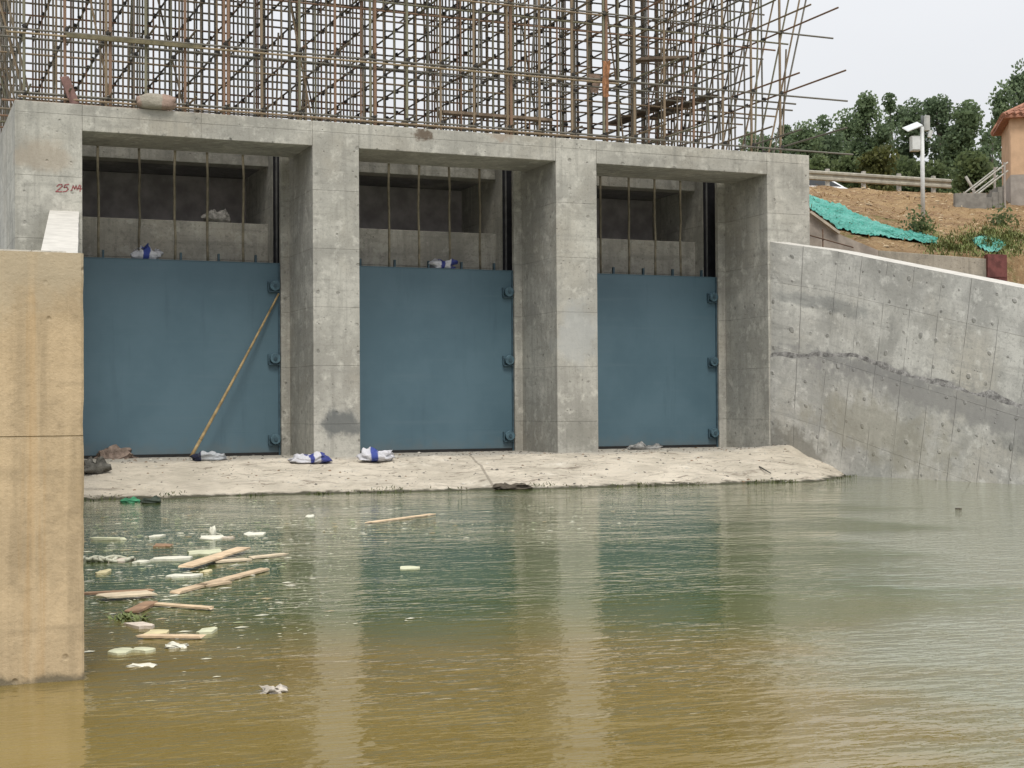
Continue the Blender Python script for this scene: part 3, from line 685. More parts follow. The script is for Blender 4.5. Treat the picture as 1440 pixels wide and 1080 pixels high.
# pebbles, crumbs and weeds on the apron
pe = MB(); rn = random.Random(5)
def pebble(m, p, s, rn, mi=0):
    n = len(m.v); a = rn.uniform(0, 6.28)
    pts = [(-1, -.6, 0), (1, -.7, 0), (.8, .8, 0), (-.7, .7, 0), (-.4, -.2, .8), (.5, .1, .7)]
    for x, y, z in pts:
        x *= rn.uniform(.7, 1.3); y *= rn.uniform(.7, 1.3); m.v.append((p[0] + s * (x * math.cos(a) - y * math.sin(a)), p[1] + s * (x * math.sin(a) + y * math.cos(a)), p[2] + s * z * .8 - s * .15))
    for f in ((0, 1, 5, 4), (1, 2, 5), (2, 3, 4, 5), (3, 0, 4)): m.face([n + i for i in f], mi)
for k in range(2000):
    x = rn.uniform(-2.2, 11.2); y = -rn.uniform(.0, 3.4) ** 1.0
    if rn.random() < .45: y = rn.uniform(-.5, 1.4)
    z = apron_z(x, y)
    if z < .01: continue
    pebble(pe, (x, y, z), rn.choice((.007, .009, .012, .015, .026)) * rn.uniform(.6, 1.3), rn, rn.choice((0, 0, 1, 2)))
tag(pe.build('rubble_crumbs', [M_rub, simple('pale_crumb', (.45, .43, .38), .9, .2, 20), simple('brown_crumb', (.2, .14, .09), .9, .3, 20)]), 'scattered crumbs of rubble over the pale apron', None, kind='stuff')
t = NT('weed_leaf', .7, .3); oi = t.noise(t.tc.outputs['Object'], 8, 3)
M_weed = t.done(t.mix(t.ramp(oi, .35, .65), (.045, .07, .02), (.11, .12, .04)))
wd = MB()
def blade(m, p, h, rn, lean=.5, w_=.008):
    a = rn.uniform(0, 6.28); l_ = Vector((math.cos(a), math.sin(a), 0)) * h * lean * rn.uniform(.2, 1.2); s_ = Vector((-math.sin(a), math.cos(a), 0)) * w_
    p = Vector(p); mid = p + l_ * .4 + Vector((0, 0, h * .65)); tip = p + l_ + Vector((0, 0, h))
    m.quad(p - s_, p + s_, mid + s_ * .7, mid - s_ * .7); m.tri(mid - s_ * .7, mid + s_ * .7, tip)
for k in range(3600):
    x = rn.uniform(-2.2, 11.6); dens = fbm(Vector((x * 1.3, 9, 0)), 3)
    if dens < rn.uniform(-.15, .75): continue
    y = -apron_edge(x) + rn.gauss(.04, .06); z = max(0, apron_z(x, y))
    blade(wd, (x, y, z - .005), rn.uniform(.012, .05), rn, 1.6, .007)
tag(wd.build('waterline_weeds', M_weed), 'thin fringe of green weeds along the apron waterline', None, kind='stuff')

# ------------------------------------------------------------------ floating rubbish
M_wood = [simple('float_plank', (.56, .43, .29), .75, .2, 7, .003, objvar=.15), simple('float_plank_pale', (.62, .52, .38), .75, .18, 7, .003), simple('float_plank_brown', (.3, .19, .12), .8, .3, 7, .003)]
M_foam = [simple('white_foam', (.68, .67, .57), .8, .12, 9, .004), simple('greenish_foam', (.55, .56, .40), .8, .15, 9, .004), simple('yellow_foam', (.60, .53, .32), .8, .15, 9, .004), simple('pinkish_board', (.62, .54, .46), .8, .12, 9, .004)]
def fl(p, q, wd, th, mat, lab, cat='plank', name='floating_plank', group='planks floating by the stained wall', lift=0, warp=0):
    a, b = at_z(*p, .012), at_z(*q, .012); a.z += lift; b.z += lift
    return board(a, b, wd, th, mat, lab, cat, name, group, warp=warp)
fl((261, 801), (343, 774), .13, .013, M_wood[0], 'tan plank lying slantwise over pale boards beside the green foam sheet', lift=.022)
fl((246, 833), (373, 800), .085, .014, M_wood[0], 'longest tan plank floating slantwise in the rubbish')
fl((112, 835), (215, 830), .085, .013, M_wood[2], 'brownish plank touching the stained wall behind a wide pale board')
fl((143, 841), (214, 836), .2, .011, M_wood[1], 'wide pale board floating just in front of the brownish plank', lift=.012)
fl((184, 861), (213, 847), .09, .014, M_wood[2], 'short brown plank above the tangle of green weed')
fl((218, 849), (298, 855), .07, .011, M_wood[0], 'thin flat plank floating just below the longest tan plank')
fl((198, 894), (284, 895), .07, .011, M_wood[0], 'yellowish stick of timber between two pale scraps')
fl((518, 735), (608, 723), .09, .011, M_wood[0], 'lone plank floating out in front of the middle gate')
fl((297, 790), (352, 786), .12, .013, M_wood[1], 'pale board crossed by the slantwise tan plank')
fl((353, 784), (400, 779), .09, .013, M_wood[1], 'small pale board out to the right of the crossed planks')
fl((281, 824), (318, 818), .12, .014, M_wood[0], 'broken wedge of orange wood against the longest tan plank')
fl((130, 757), (174, 758), .1, .02, M_foam[1], 'thin greenish strip near the stained wall, farthest back', 'board', 'floating_board', 'scraps floating by the stained wall')
def scrap(px, py, L, W, H, mat, lab, cat='foam', name='foam_scrap', seed=1, rot=None, rough=.2, power=.5):
    p = at_z(px, py, .0); r = -YAW + random.uniform(-.2, .2) if rot is None else rot
    if power > .6 or rough > .45:
        return lump(name, (p.x, p.y, -.01), L, W, H, r, mat, lab, cat, seed, 'scraps floating by the stained wall', flat=.35, rough=rough, power=power, n=20)
    rd = random.Random(seed * 7 + 1); m = MB(); th = min(H, .035) * .22      # a flat broken sheet, its edges chipped, slightly tilted
    outl = []
    for (x, y) in ((-1, -1), (-.35, -1), (.3, -1), (1, -1), (1, .1), (1, 1), (.4, 1), (-.3, 1), (-1, 1), (-1, 0)):
        outl.append((x * L / 2 * (1 + rd.uniform(-.22, .06)), y * W / 2 * (1 + rd.uniform(-.35, .1)) * (1 - .35 * max(0, abs(x) - .6)) + rd.uniform(-.14, .14) * W))
    n = len(outl); tx, ty = rd.uniform(-.04, .04), rd.uniform(-.03, .06); b_ = lambda k: .5 * rd.uniform(0, .006)
    for z0 in (-.01, th): m.v += [(x, y, z0 + x * tx + y * ty + b_(0)) for x, y in outl]
    m.v.append((0, 0, th + .004))
    for i in range(n):
        k = (i + 1) % n; m.face((i, k, n + k, n + i)); m.face((n + i, n + k, 2 * n))
    o = m.build(name, mat, loc=(p.x, p.y, .004)); o.rotation_euler.z = r
    return tag(o, lab, cat, 'scraps floating by the stained wall')
mpx = lambda y: (EYE * F / (y - 575)) / F      # metres per photo pixel on the water
scrap(220, 755, 17 * mpx(755), .25, .05, M_foam[0], 'small white foam block alone near the back of the rubbish', seed=2)
scrap(230, 768, 25 * mpx(768), .15, .03, M_wood[2], 'thin brown chip just in front of the small white foam block', 'chip', 'wood_chip', 3)
scrap(297, 757, 33 * mpx(757), .3, .035, M_foam[0], 'pale foam sheet with a knob on it, back of the rubbish', seed=4)
scrap(299, 754, 9 * mpx(757), .08, .09, M_foam[0], 'round white knob sitting on the pale foam sheet', seed=5, power=1)
scrap(287, 778, 52 * mpx(778), .42, .045, M_foam[1], 'broad pale green foam sheet behind the slantwise tan plank', seed=6, rough=.1, power=.3)
scrap(239, 787, 54 * mpx(787), .32, .05, M_foam[0], 'long white foam slab left of the crossed planks', seed=7, rough=.12, power=.4)
scrap(258, 811, 45 * mpx(811), .2, .045, M_foam[0], 'long white foam slab just behind the longest tan plank', seed=8, rough=.1, power=.4)
scrap(172, 789, 24 * mpx(789), .3, .05, M_foam[3], 'cream board scrap beside the pale rope coil', 'board', 'board_scrap', 9)
scrap(200, 791, 20 * mpx(791), .15, .035, M_foam[0], 'narrow white scrap left of the long white foam slab', seed=10)
scrap(145, 806, 17 * mpx(806), .32, .045, M_foam[2], 'square yellow foam scrap near the stained wall', seed=11)
scrap(291, 805, 12 * mpx(805), .2, .05, M_foam[2], 'yellow green scrap between the white slab and the crossed planks', seed=12)
scrap(198, 881, 27 * mpx(881), .26, .035, M_foam[3], 'pinkish white rectangular board below the green weed', 'board', 'board_scrap', 13, rot=-YAW + .6, rough=.06, power=.25)
scrap(291, 889, 23 * mpx(889), .16, .04, M_foam[1], 'pale scrap at the right end of the yellowish timber', seed=14)
scrap(222, 891, 31 * mpx(891), .14, .04, M_foam[2], 'pale yellow scrap lying along the yellowish timber', seed=15)
scrap(169, 918, 32 * mpx(918), .12, .035, M_foam[1], 'pale green scrap nearest the stained wall, front pair', seed=16)
scrap(202, 916, 32 * mpx(916), .11, .035, M_foam[1], 'pale green scrap on the right of the front pair', seed=17)
scrap(249, 909, 28 * mpx(909), .12, .02, M_foam[0], 'thin torn white sheet right of the front green pair', seed=18, rough=.5)
scrap(198, 936, 34 * mpx(936), .08, .015, M_foam[0], 'thin white film nearest the camera in the rubbish', seed=19, rough=.5)
scrap(358, 752, 30 * mpx(752), .3, .05, M_foam[0], 'white foam sheet out at the right edge of the rubbish', seed=20)
scrap(320, 757, 20 * mpx(757), .14, .03, M_foam[3], 'pinkish chip between two white foam sheets', 'chip', 'wood_chip', 21)
scrap(436, 727, 13 * mpx(727), .2, .05, M_foam[0], 'tiny white foam piece farthest out towards the apron', seed=22)
scrap(576, 800, 28 * mpx(800), .12, .02, M_foam[1], 'lone pale scrap floating out in front of the middle gate', seed=23)
scrap(385, 972, 30 * mpx(970), .11, .022, simple('crumpled_paper', (.46, .42, .36), .85, .35, 14, .01), 'crumpled pale wad floating alone nearest the camera', 'wad', 'crumpled_wad', 24, rough=.7, power=.9)
scrap(183, 706, 25 * mpx(706), .25, .045, simple('green_plastic', (.06, .27, .14), .4, .3, 9, .01), 'green plastic scrap at the apron edge beside the stained wall', 'plastic', 'plastic_scrap', 25, rough=.5)
scrap(212, 707, 24 * mpx(707), .2, .06, simple('dark_plastic', (.05, .065, .05), .5, .3, 9, .01), 'dark wet scrap beside the green plastic at the apron edge', 'scrap', 'dark_scrap', 26, rough=.5)
scrap(1348, 716, 7 * mpx(716), .08, .022, simple('dark_bottle', (.06, .045, .03), .5, .3, 9, .01), 'small dark thing floating below the wing wall', 'scrap', 'dark_scrap', 27, rough=.3)
# pale rope coil and green weed tangle
rc = at_z(142, 789, 0); m = MB()
for loop in range(3):
    cx_, rr = loop * .11, .09 + .02 * loop; prev = None
    for k in range(17):
        tt = 2 * math.pi * k / 16; q = Vector((cx_ - .1 + rr * math.cos(tt), rr * .9 * math.sin(tt), .015 + .012 * math.sin(3 * tt + loop)))
        if prev: m.tube(prev, q, .014, seg=6, caps=False)
        prev = q
o = m.build('rope_coil', simple('pale_rope', (.5, .5, .4), .85, .2, 20), smooth=True, loc=rc); o.rotation_euler.z = -YAW; tag(o, 'pale coil of rope floating close to the stained wall', 'rope', 'scraps floating by the stained wall')
gw = at_z(180, 870, 0); m = MB(); rn2 = random.Random(3)
for k in range(90):
    q = (rn2.gauss(0, .05), rn2.gauss(0, .09), -.003); blade(m, q, rn2.uniform(.008, .03), rn2, 2.5, .009)
tag(m.build('weed_tangle', simple('fresh_weed', (.14, .17, .06), .6, .4, 12), loc=gw), kind='stuff', label='tangle of fresh green weed floating above the pinkish board', cat='weed')
# fine scum
sm = MB(); rn3 = random.Random(9); cnt = 0
while cnt < 4600:
    px, py = rn3.uniform(118, 900), 704 + 250 * rn3.random() ** 1.6
    ctr = math.exp(-((px - 250) / 190) ** 2 - ((py - 790) / 75) ** 2) + .9 * math.exp(-((py - 752 + .02 * (px - 300)) / 12) ** 2) * (1 if px < 520 else .3) + (.4 if px < 560 else .22) * math.exp(-((py - 735) / 25) ** 2) + .25 * math.exp(-((px - 640) / 130) ** 2 - ((py - 742) / 16) ** 2)
    if rn3.random() > ctr * .9 * (.5 + fbm(Vector((px * .02, py * .05, 0)), 3)): continue
    cnt += 1; p = at_z(px, py, .004); s = rn3.uniform(.003, .0095) if rn3.random() < .95 else rn3.uniform(.014, .03); a = rn3.uniform(0, 3.14); e = rn3.uniform(.3, .9)
    k_ = 5; n = len(sm.v)
    for i in range(k_):
        tt = 2 * math.pi * i / k_ + a; rr = s * rn3.uniform(.6, 1.3); sm.v.append((p.x + rr * 1.6 * math.cos(tt), p.y + rr * e * math.sin(tt), .004))
    sm.v.append((p.x, p.y, .004 + s * .2)); mi = rn3.choice((0, 0, 0, 1, 2))
    for i in range(k_): sm.face((n + i, n + (i + 1) % k_, n + k_), mi)
tag(sm.build('floating_scum', [simple('scum_pale', (.55, .54, .44), .8, .2, 20), simple('scum_green', (.3, .33, .2), .8, .2, 20), simple('scum_brown', (.3, .24, .14), .8, .2, 20)]), 'fine pale scum and crumbs floating round the rubbish', None, kind='stuff')
# ------------------------------------------------------------------ right bank
# low concrete wall, ramp wall with bars, rusty panel
M_bank_conc = concrete('bank_concrete', base=(.34, .315, .265), tint=(.33, .30, .24))
YW = 1.25
a, b = at_y(1236, 352, YW), at_y(1389, 364, YW)
m = MB(); m.prism([(a.x, YW), (b.x, YW), (b.x, YW + .3), (a.x, YW + .3)], 2.2, (a.z + b.z) / 2)
m.v = [(x, y, (z if z < 3 else (a.z if x < (a.x + b.x) / 2 else b.z))) for x, y, z in m.v]
lwall = m.build('bank_wall', M_bank_conc, bevel=.012); tag(lwall, 'low beige concrete wall holding the bank behind the wing wall', 'wall')
c0, c1, c2 = at_y(1128, 292, YW), at_y(1180, 329, YW), at_y(1236, 352, YW)
m = MB()
pr = [(c0.x, c0.z), (c1.x, c1.z), (c2.x - .003, c2.z)]
n = len(pr)
for yy in (YW + .01, YW + .28):
    for x, z in pr: m.v.append((x, yy, z))
    for x, z in pr: m.v.append((x, yy, 2.3))
for i in range(n - 1):
    m.face((n + i, n + i + 1, i + 1, i)); m.face((2 * n + i, 2 * n + i + 1, 3 * n + i + 1, 3 * n + i)); m.face((i, i + 1, 2 * n + i + 1, 2 * n + i))
m.face((0, 2 * n, 3 * n, n)); m.face((n - 1, 2 * n - 1, 4 * n - 1, 3 * n - 1))
tag(m.build('ramp_wall', simple('ramp_concrete', (.3, .265, .23), .9, .25, 3, .006)), 'sloping brownish concrete wall between the abutment and the low beige wall', 'wall')
m = MB(); q0, q1 = at_y(1138, 300, YW - .02), at_y(1179, 330, YW - .02); d_ = (q1 - q0).normalized(); up_ = Vector((-d_.z, 0, d_.x))
m.quad(q0, q1, q1 + up_ * .05, q0 + up_ * .05); 
board(q0 + Vector((0, -.03, .02)), q1 + Vector((0, -.03, .02)), .07, .05, simple('pale_timber', (.42, .37, .3), .8, .2, 6), 'pale timber edging lying down the sloping brownish wall', 'timber', 'edging_timber')
M_bar = simple('rebar_rust', (.12, .075, .05), .8, .3, 12)
bx = at_y(1157, 322, YW - .12); m = MB(); zb = at_y(1157, 358, YW - .12).z - .5; m.tube((0, 0, 0), (0, 0, bx.z - zb), .014, seg=6)
rb = m.build('rebar_stake', M_bar, smooth=True, loc=(bx.x, bx.y, zb)); tag(rb, 'upright rusty bar standing before the sloping brownish wall', 'bar')
a, b = at_y(1139, 331, YW - .14), at_y(1200, 348, YW - .14); m = MB(); m.tube((0, 0, 0), b - a, .012, seg=6)
tag(m.build('rebar_rail', M_bar, smooth=True, loc=a), 'thin bar running level across the upright rusty bar', 'bar')
a, b = at_y(1389, 357, YW - .06), at_y(1416, 357, YW - .06); zb = at_y(1400, 404, YW).z - .5
pn = empty('steel_form', (a.x, a.y, zb)); tag(pn, 'red brown steel formwork panel standing at the end of the beige wall', 'panel')
M_rust = simple('red_brown_steel', (.14, .05, .045), .7, .35, 6, .004)
m = MB(); m.box(a.x, b.x, a.y, a.y + .04, zb, a.z); m.build('plate', M_rust, pn, bevel=.004)
for k in range(3): m = MB(); xx = a.x + .01 + k * (b.x - a.x - .06) / 2; m.box(xx, xx + .04, a.y + .041, a.y + .12, zb, a.z - .01); m.build('stiffener', M_rust, pn)
for zz in (.25, .6): m = MB(); z_ = zb + (a.z - zb) * zz; m.box(a.x + .02, b.x - .02, a.y - .012, a.y - .001, z_, z_ + .025); m.build('flange', M_rust, pn)

def ground_px(px, py):                          # meets the bank along a photo ray
    d = ray(px, py); t_ = 25.0
    while t_ < 80:
        p = CAM + d * t_
        if p.y > 1.25 and p.z <= bank(p.x, p.y): return p
        t_ += .05
    return CAM + d * 45
# dust netting draped on the slope
t = NT('green_dust_net', .6, .3); v = t.tc.outputs['Object']
c = t.mix(t.ramp(t.noise(v, 1.6, 5, .65), .35, .65), (.05, .33, .26), (.13, .46, .39)); c = t.mix(t.ramp(t.noise(v, 5, 6, .7), .52, .68, 0, .85), c, (.02, .2, .15)); c = t.mix(t.ramp(t.noise(t.co((2, 9, 2), rot=(0, 0, .4)), 2, 4, .6), .56, .7, 0, .7), c, (.28, .62, .55))
M_net = t.done(c, t.bump(t.noise(t.co((3, 12, 3), rot=(0, 0, .4)), 2, 5, .7), .08, 1))
def net(top, bot, lab, seed, nu=130, nv=22):
    def poly(pts, u):
        L = [0]
        for a, b in zip(pts, pts[1:]): L.append(L[-1] + math.dist(a, b))
        s = u * L[-1]
        for i in range(len(pts) - 1):
            if s <= L[i + 1] + 1e-9:
                k = (s - L[i]) / (L[i + 1] - L[i]); return (pts[i][0] + k * (pts[i + 1][0] - pts[i][0]), pts[i][1] + k * (pts[i + 1][1] - pts[i][1]))
        return pts[-1]
    m = MB()
    for j in range(nv + 1):
        for i in range(nu + 1):
            u, v_ = i / nu, j / nv
            wob = 1.6 * fbm(Vector((u * 14, j * .5, seed)), 3)
            A, B = poly(top, u), poly(bot, u); P = (A[0] + v_ * (B[0] - A[0]), A[1] + v_ * (B[1] - A[1]) + wob * (1 if j in (0, nv) else .3))
            g_ = ground_px(*P)
            lift = .02 + .05 * abs(fbm(Vector((u * 30 + v_ * 8, v_ * 5 - u * 12, seed + 2)), 3)) + .03 * abs(fbm(Vector((u * 9 + v_ * 5, v_ * 3, seed)), 4)) + .03 * abs(fbm(Vector((u * 22, v_ * 2 + u * 9, seed + 4)), 3))
            m.v.append((g_.x, g_.y - lift * .5, max(g_.z, bank(g_.x, g_.y)) + lift))
    for j in range(nv):
        for i in range(nu): m.face((j * (nu + 1) + i, j * (nu + 1) + i + 1, (j + 1) * (nu + 1) + i + 1, (j + 1) * (nu + 1) + i))
    o = m.build('dust_net', M_net, smooth=True); tag(o, lab, 'netting', 'green dust nets on the bank'); return o
net([(1118, 268), (1145, 279), (1180, 291), (1222, 311), (1262, 325), (1318, 337)], [(1118, 284), (1142, 298), (1178, 324), (1205, 332), (1258, 337), (1316, 347)], 'long turquoise dust net draped down the dry bank behind the sluice', 3)
net([(1366, 338), (1382, 334), (1398, 338), (1412, 344)], [(1370, 346), (1386, 356), (1402, 357), (1414, 347)], 'small bunched turquoise net above the red brown panel', 8, 24, 10)

# clods and straw on the slope
cl = MB(); rn = random.Random(21)
for k in range(5200):
    y = rn.uniform(1.6, 14.5); x = rn.uniform(XR + .4, XR + 24); z = bank(x, y)
    if rn.random() < .35: pebble(cl, (x, y, z), rn.uniform(.02, .075), rn, rn.choice((0, 1)))
    else:
        a = rn.uniform(0, 6.28); L = rn.uniform(.08, .3); q = Vector((x, y, z + rn.uniform(.0, .04))); d_ = Vector((math.cos(a), math.sin(a), rn.uniform(-.1, .35))) * L; s_ = Vector((-math.sin(a), math.cos(a), 0)) * .012
        cl.quad(q - s_, q + s_, q + d_ + s_ * .6, q + d_ - s_ * .6, 2)
tag(cl.build('dry_straw_and_clods', [simple('clod', (.23, .15, .09), .95, .3, 6), simple('pale_clod', (.40, .31, .2), .95, .3, 6), simple('straw', (.46, .36, .21), .9, .3, 4)]), 'dry straw and clods strewn over the brown bank', None, kind='stuff')
M_grass = simple('bank_grass', (.14, .165, .055), .8, .45, 3)
gr = MB(); cnt = 0
while cnt < 4200:
    px, py = rn.uniform(1285, 1440), rn.uniform(308, 362)
    ctr = math.exp(-((px - 1400) / 38) ** 2 - ((py - 340) / 15) ** 2) + .8 * math.exp(-((px - 1335) / 26) ** 2 - ((py - 348) / 8) ** 2) + .4 * math.exp(-((px - 1300) / 10) ** 2 - ((py - 322) / 7) ** 2)
    if rn.random() > ctr * (.6 + fbm(Vector((px * .06, py * .1, 1)), 3)): continue
    cnt += 1; p = ground_px(px, py); blade(gr, (p.x + rn.gauss(0, .05), p.y + rn.gauss(0, .05), bank(p.x, p.y) - .01), rn.uniform(.04, .13), rn, 1.2, .012)
tag(gr.build('bank_grass', M_grass), 'green grass patches on the lower bank above the beige wall', None, kind='stuff')

# leaves shared by shrubs and trees
def leafmat(name, lo, hi):
    t = NT(name, .6, .25); v = t.tc.outputs['Object']
    c = t.mix(t.ramp(t.noise(v, .9, 4, .6), .38, .62), lo, hi)
    g_ = t.n('ShaderNodeNewGeometry'); c = t.mix(t.ramp(g_.outputs['Random Per Island'], 0, 1, 0, .45), c, tuple(q * 1.6 for q in hi))
    tr = t.n('ShaderNodeBsdfTranslucent'); t.l(c, tr.inputs['Color']); ms = t.n('ShaderNodeMixShader'); ms.inputs[0].default_value = .5
    o_ = t.t.nodes['Material Output']; t.l(t.b.outputs[0], ms.inputs[1]); t.l(tr.outputs[0], ms.inputs[2]); t.l(ms.outputs[0], o_.inputs[0])
    return t.done(c)
M_leaf = [leafmat('poplar_leaf', (.10, .14, .085), (.145, .20, .11)), leafmat('poplar_leaf_b', (.105, .15, .085), (.155, .21, .11)), leafmat('shrub_leaf', (.08, .11, .05), (.13, .165, .07)), leafmat('yellowing_leaf', (.06, .07, .02), (.12, .12, .04))]
M_trunk = simple('tree_bark', (.2, .18, .15), .95, .3, 6, .02)
def leaf(m, p, s, rn):
    n_ = Vector((rn.gauss(0, 1), rn.gauss(0, 1), rn.gauss(.5, 1))).normalized(); a = n_.orthogonal().normalized(); b = n_.cross(a); k = rn.uniform(.5, .8)
    m.quad(p - a * s, p - b * s * k, p + a * s, p + b * s * k)
def tree(px, D, toppx, wpx, zg, lab, seed, mi=0, cat='tree', name='poplar_tree', group='trees beyond the guardrail', dens=1.0, ls=.105, low=.1):
    rn = random.Random(seed); base = at_d(px, toppx, D); top = base.z; H = top - zg; W = wpx * D / F / 2
    root = empty(name, (base.x, base.y, zg)); tag(root, lab, cat, group)
    tk = MB(); a = Vector((base.x, base.y, zg)); limbs = []
    for k in range(5):
        b_ = a + Vector((rn.uniform(-.12, .12), rn.uniform(-.12, .12), H * .18)); r0 = max(.02, (.05 + .016 * H) * (1 - k / 5.5)); tk.tube(a, b_, r0, r0 * .8, 7, caps=False); a = b_
        limbs.append(a.copy())
    clumps = []
    for k in range(int(21 * dens * (1 + H / 8))):
        hh = rn.uniform(low, 1.0); prof = (math.sin(math.pi * min(1, (hh - low) / (1 - low) * .74 + .2)) ** .6)
        an = rn.uniform(0, 6.28); rr = W * prof * rn.uniform(.25, 1.0)
        q = Vector((base.x + rr * math.cos(an), base.y + rr * math.sin(an), zg + hh * H * rn.uniform(.93, 1.0)))
        clumps.append((q, rn.uniform(.3, .75) * (.6 + .16 * W)))
        lb = limbs[min(4, int(hh * 5 * .8))]
        if k % 2 == 0: tk.tube(lb, q, .035, .008, 5, caps=False)
    tk.build('trunk', M_trunk, root, smooth=True)
    cr = MB()
    for q, rad in clumps:
        for _ in range(int(190 * dens)):
            o_ = Vector((rn.gauss(0, 1), rn.gauss(0, 1), rn.gauss(0, 1.25)))
            if o_.length > 2.1: o_ *= 2.1 / o_.length
            o_ = o_ * rad * .6
            leaf(cr, q + o_, ls * rn.uniform(.6, 1.25), rn)
    cr.build('crown', M_leaf[mi], root)
ZR = 7.7
T = [(1066, 70, 186, 44, 'low tree crown showing behind the scaffold foot, farthest left', 1), (1100, 74, 178, 44, 'tree crown just left of the leaning scaffold end', 0), (1132, 68, 186, 40, 'green crown behind the leaning scaffold tubes at the sluice corner', 1),
     (1163, 72, 168, 44, 'rounded tree right beside the scaffold end', 0), (1192, 78, 160, 42, 'slim tree left of the tall pair behind the guardrail', 1), (1222, 72, 139, 46, 'tall pointed tree left of the camera pole', 1),
     (1256, 80, 132, 50, 'tall dark tree just left of the camera pole', 0), (1280, 76, 148, 34, 'narrow tree directly behind the solar panel', 0), (1322, 76, 131, 56, 'tallest dark tree right of the camera pole', 0), (1354, 70, 150, 46, 'bright green tree right of the tallest dark tree', 1),
     (1384, 60, 186, 34, 'thin low tree left of the tile roofed gatehouse', 1), (1412, 66, 122, 34, 'loose crown rising behind the gatehouse eaves', 1), (1436, 72, 100, 44, 'tree rising above the gatehouse roof at the frame edge', 0)]
for k, (px, D, tp, wp, lab, mi) in enumerate(T): tree(px, D, tp, wp * 1.22, ZR - .3, lab, 100 + k, mi, dens=1.1 if k not in (10, 11) else .7)
S = [(1075, 52, 222, 60, 'dense shrub nearest the sluice behind the guardrail'), (1150, 53, 232, 50, 'leafy shrub behind the guardrail above the white car'), (1192, 55, 226, 46, 'dark shrub behind the guardrail, middle of the row'), (1232, 54, 220, 46, 'yellowish shrub behind the guardrail left of the camera pole'), (1275, 56, 226, 44, 'shrub behind the guardrail just beside the camera pole'), (1318, 55, 236, 40, 'shrub behind the far guardrail end'), (1372, 50, 228, 34, 'shrub beside the stair railing left of the gatehouse')]
for k, (px, D, tp, wp, lab) in enumerate(S): tree(px, D, tp, wp * 1.2, ZR - .6, lab, 200 + k, 3 if k == 3 else 2, 'shrub', 'roadside_shrub', 'shrubs behind the guardrail', 1.0, .1, .0)
p = ground_px(1292, 330); 
def shrub(px, py, hh, ww, lab, seed):
    p = ground_px(px, py); rn = random.Random(seed); m = MB()
    for k in range(260): leaf(m, Vector((rn.gauss(0, ww * .3), rn.gauss(0, ww * .3), abs(rn.gauss(0, hh * .45)))), rn.uniform(.03, .07), rn)
    tag(m.build('small_shrub', M_leaf[2], loc=(p.x, p.y, bank(p.x, p.y))), lab, 'shrub', 'small shrubs on the bank')
shrub(1293, 328, .5, .45, 'small dark shrub at the foot of the camera pole', 1); shrub(1409, 318, .5, .6, 'small green shrub on the bank below the gatehouse', 2)

# guardrail
M_galv = simple('weathered_galvanised', (.36, .34, .28), .55, .18, 5, .002, metal=.25)
M_post = simple('pale_post', (.42, .41, .37), .7, .2, 6)
GYR = 16.0; gx0, gx1 = at_y(1040, 236, GYR).x, at_y(1334, 253, GYR).x; gz = at_y(1140, 240, GYR).z
gr_ = empty('guardrail', (gx0, GYR, bank(gx0, GYR))); tag(gr_, 'weathered steel guardrail on pale posts along the top of the bank', 'guardrail')
m = MB(); prof = [(0, 0), (-.05, .03), (-.05, .09), (0, .13), (0, .18), (-.05, .22), (-.05, .28), (0, .31)]
for i in range(len(prof) - 1):
    (a0, b0), (a1, b1) = prof[i], prof[i + 1]
    m.quad((gx0, GYR - .1 + a0, gz - .31 + b0), (gx1, GYR - .1 + a0, gz - .31 + b0), (gx1, GYR - .1 + a1, gz - .31 + b1), (gx0, GYR - .1 + a1, gz - .31 + b1))
m.build('rail_beam', M_galv, gr_)
k = 0; step = (at_y(1312, 250, GYR).x - at_y(1163, 250, GYR).x) / 3; x = at_y(1163, 250, GYR).x - 2 * step
while x < gx1 + .1:
    m = MB(); m.tube((x, GYR - .02, 7.5), (x, GYR - .02, gz + .08), .075, seg=10); m.build('post', M_post, gr_, smooth=False, bevel=.004)
    m = MB(); m.box(x - .05, x + .05, GYR - .099, GYR - .09 + .0, gz - .22, gz - .08); m.build('block_out', M_galv, gr_)
    x += step
# white car on the road
cx0 = at_y(1150, 262, 19.5); car = empty('parked_car', (cx0.x, 19.5, 7.4)); tag(car, 'white car on the road half hidden behind the guardrail', 'car')
M_white = simple('white_car_paint', (.78, .79, .8), .25, .03, 2, 0, spec=.5); M_glass = simple('dark_car_glass', (.015, .018, .02), .08, .1, 2, 0, spec=.6); M_tyre = simple('tyre_rubber', (.02, .02, .02), .85, .2, 10); M_rim = simple('rim_alloy', (.4, .4, .42), .35, .1, 6, metal=.6)
CX = at_y(1140, 250, 19.5).x - .5; CZ = 7.404
sil = [(-2.25, .35), (-2.28, .75), (-2.1, .92), (-1.55, 1.0), (-.85, 1.42), (.55, 1.46), (1.3, 1.05), (2.05, .9), (2.28, .62), (2.25, .35)]
m = MB(); wv2 = .86
for sgn in (-1, 1):
    for (x, z) in sil: m.v.append((CX + x, 19.5 + sgn * (wv2 - (.18 if z > 1.1 else 0)), CZ + z))
n = len(sil)
for i in range(n):
    j = (i + 1) % n; m.face((i, j, n + j, n + i))
m.face([n - 1 - i for i in range(n)]); m.face([n + i for i in range(n)])
m.build('body', M_white, car, smooth=False, bevel=.05)
for sgn in (-1, 1):
    m = MB()
    m.v = [(CX - 1.35, 19.5 + sgn * (wv2 + .012), CZ + 1.03), (CX + 1.12, 19.5 + sgn * (wv2 + .012), CZ + 1.07), (CX + .5, 19.5 + sgn * (wv2 - .135), CZ + 1.38), (CX - .8, 19.5 + sgn * (wv2 - .135), CZ + 1.36)]; m.face((0, 1, 2, 3)); m.build('window', M_glass, car)
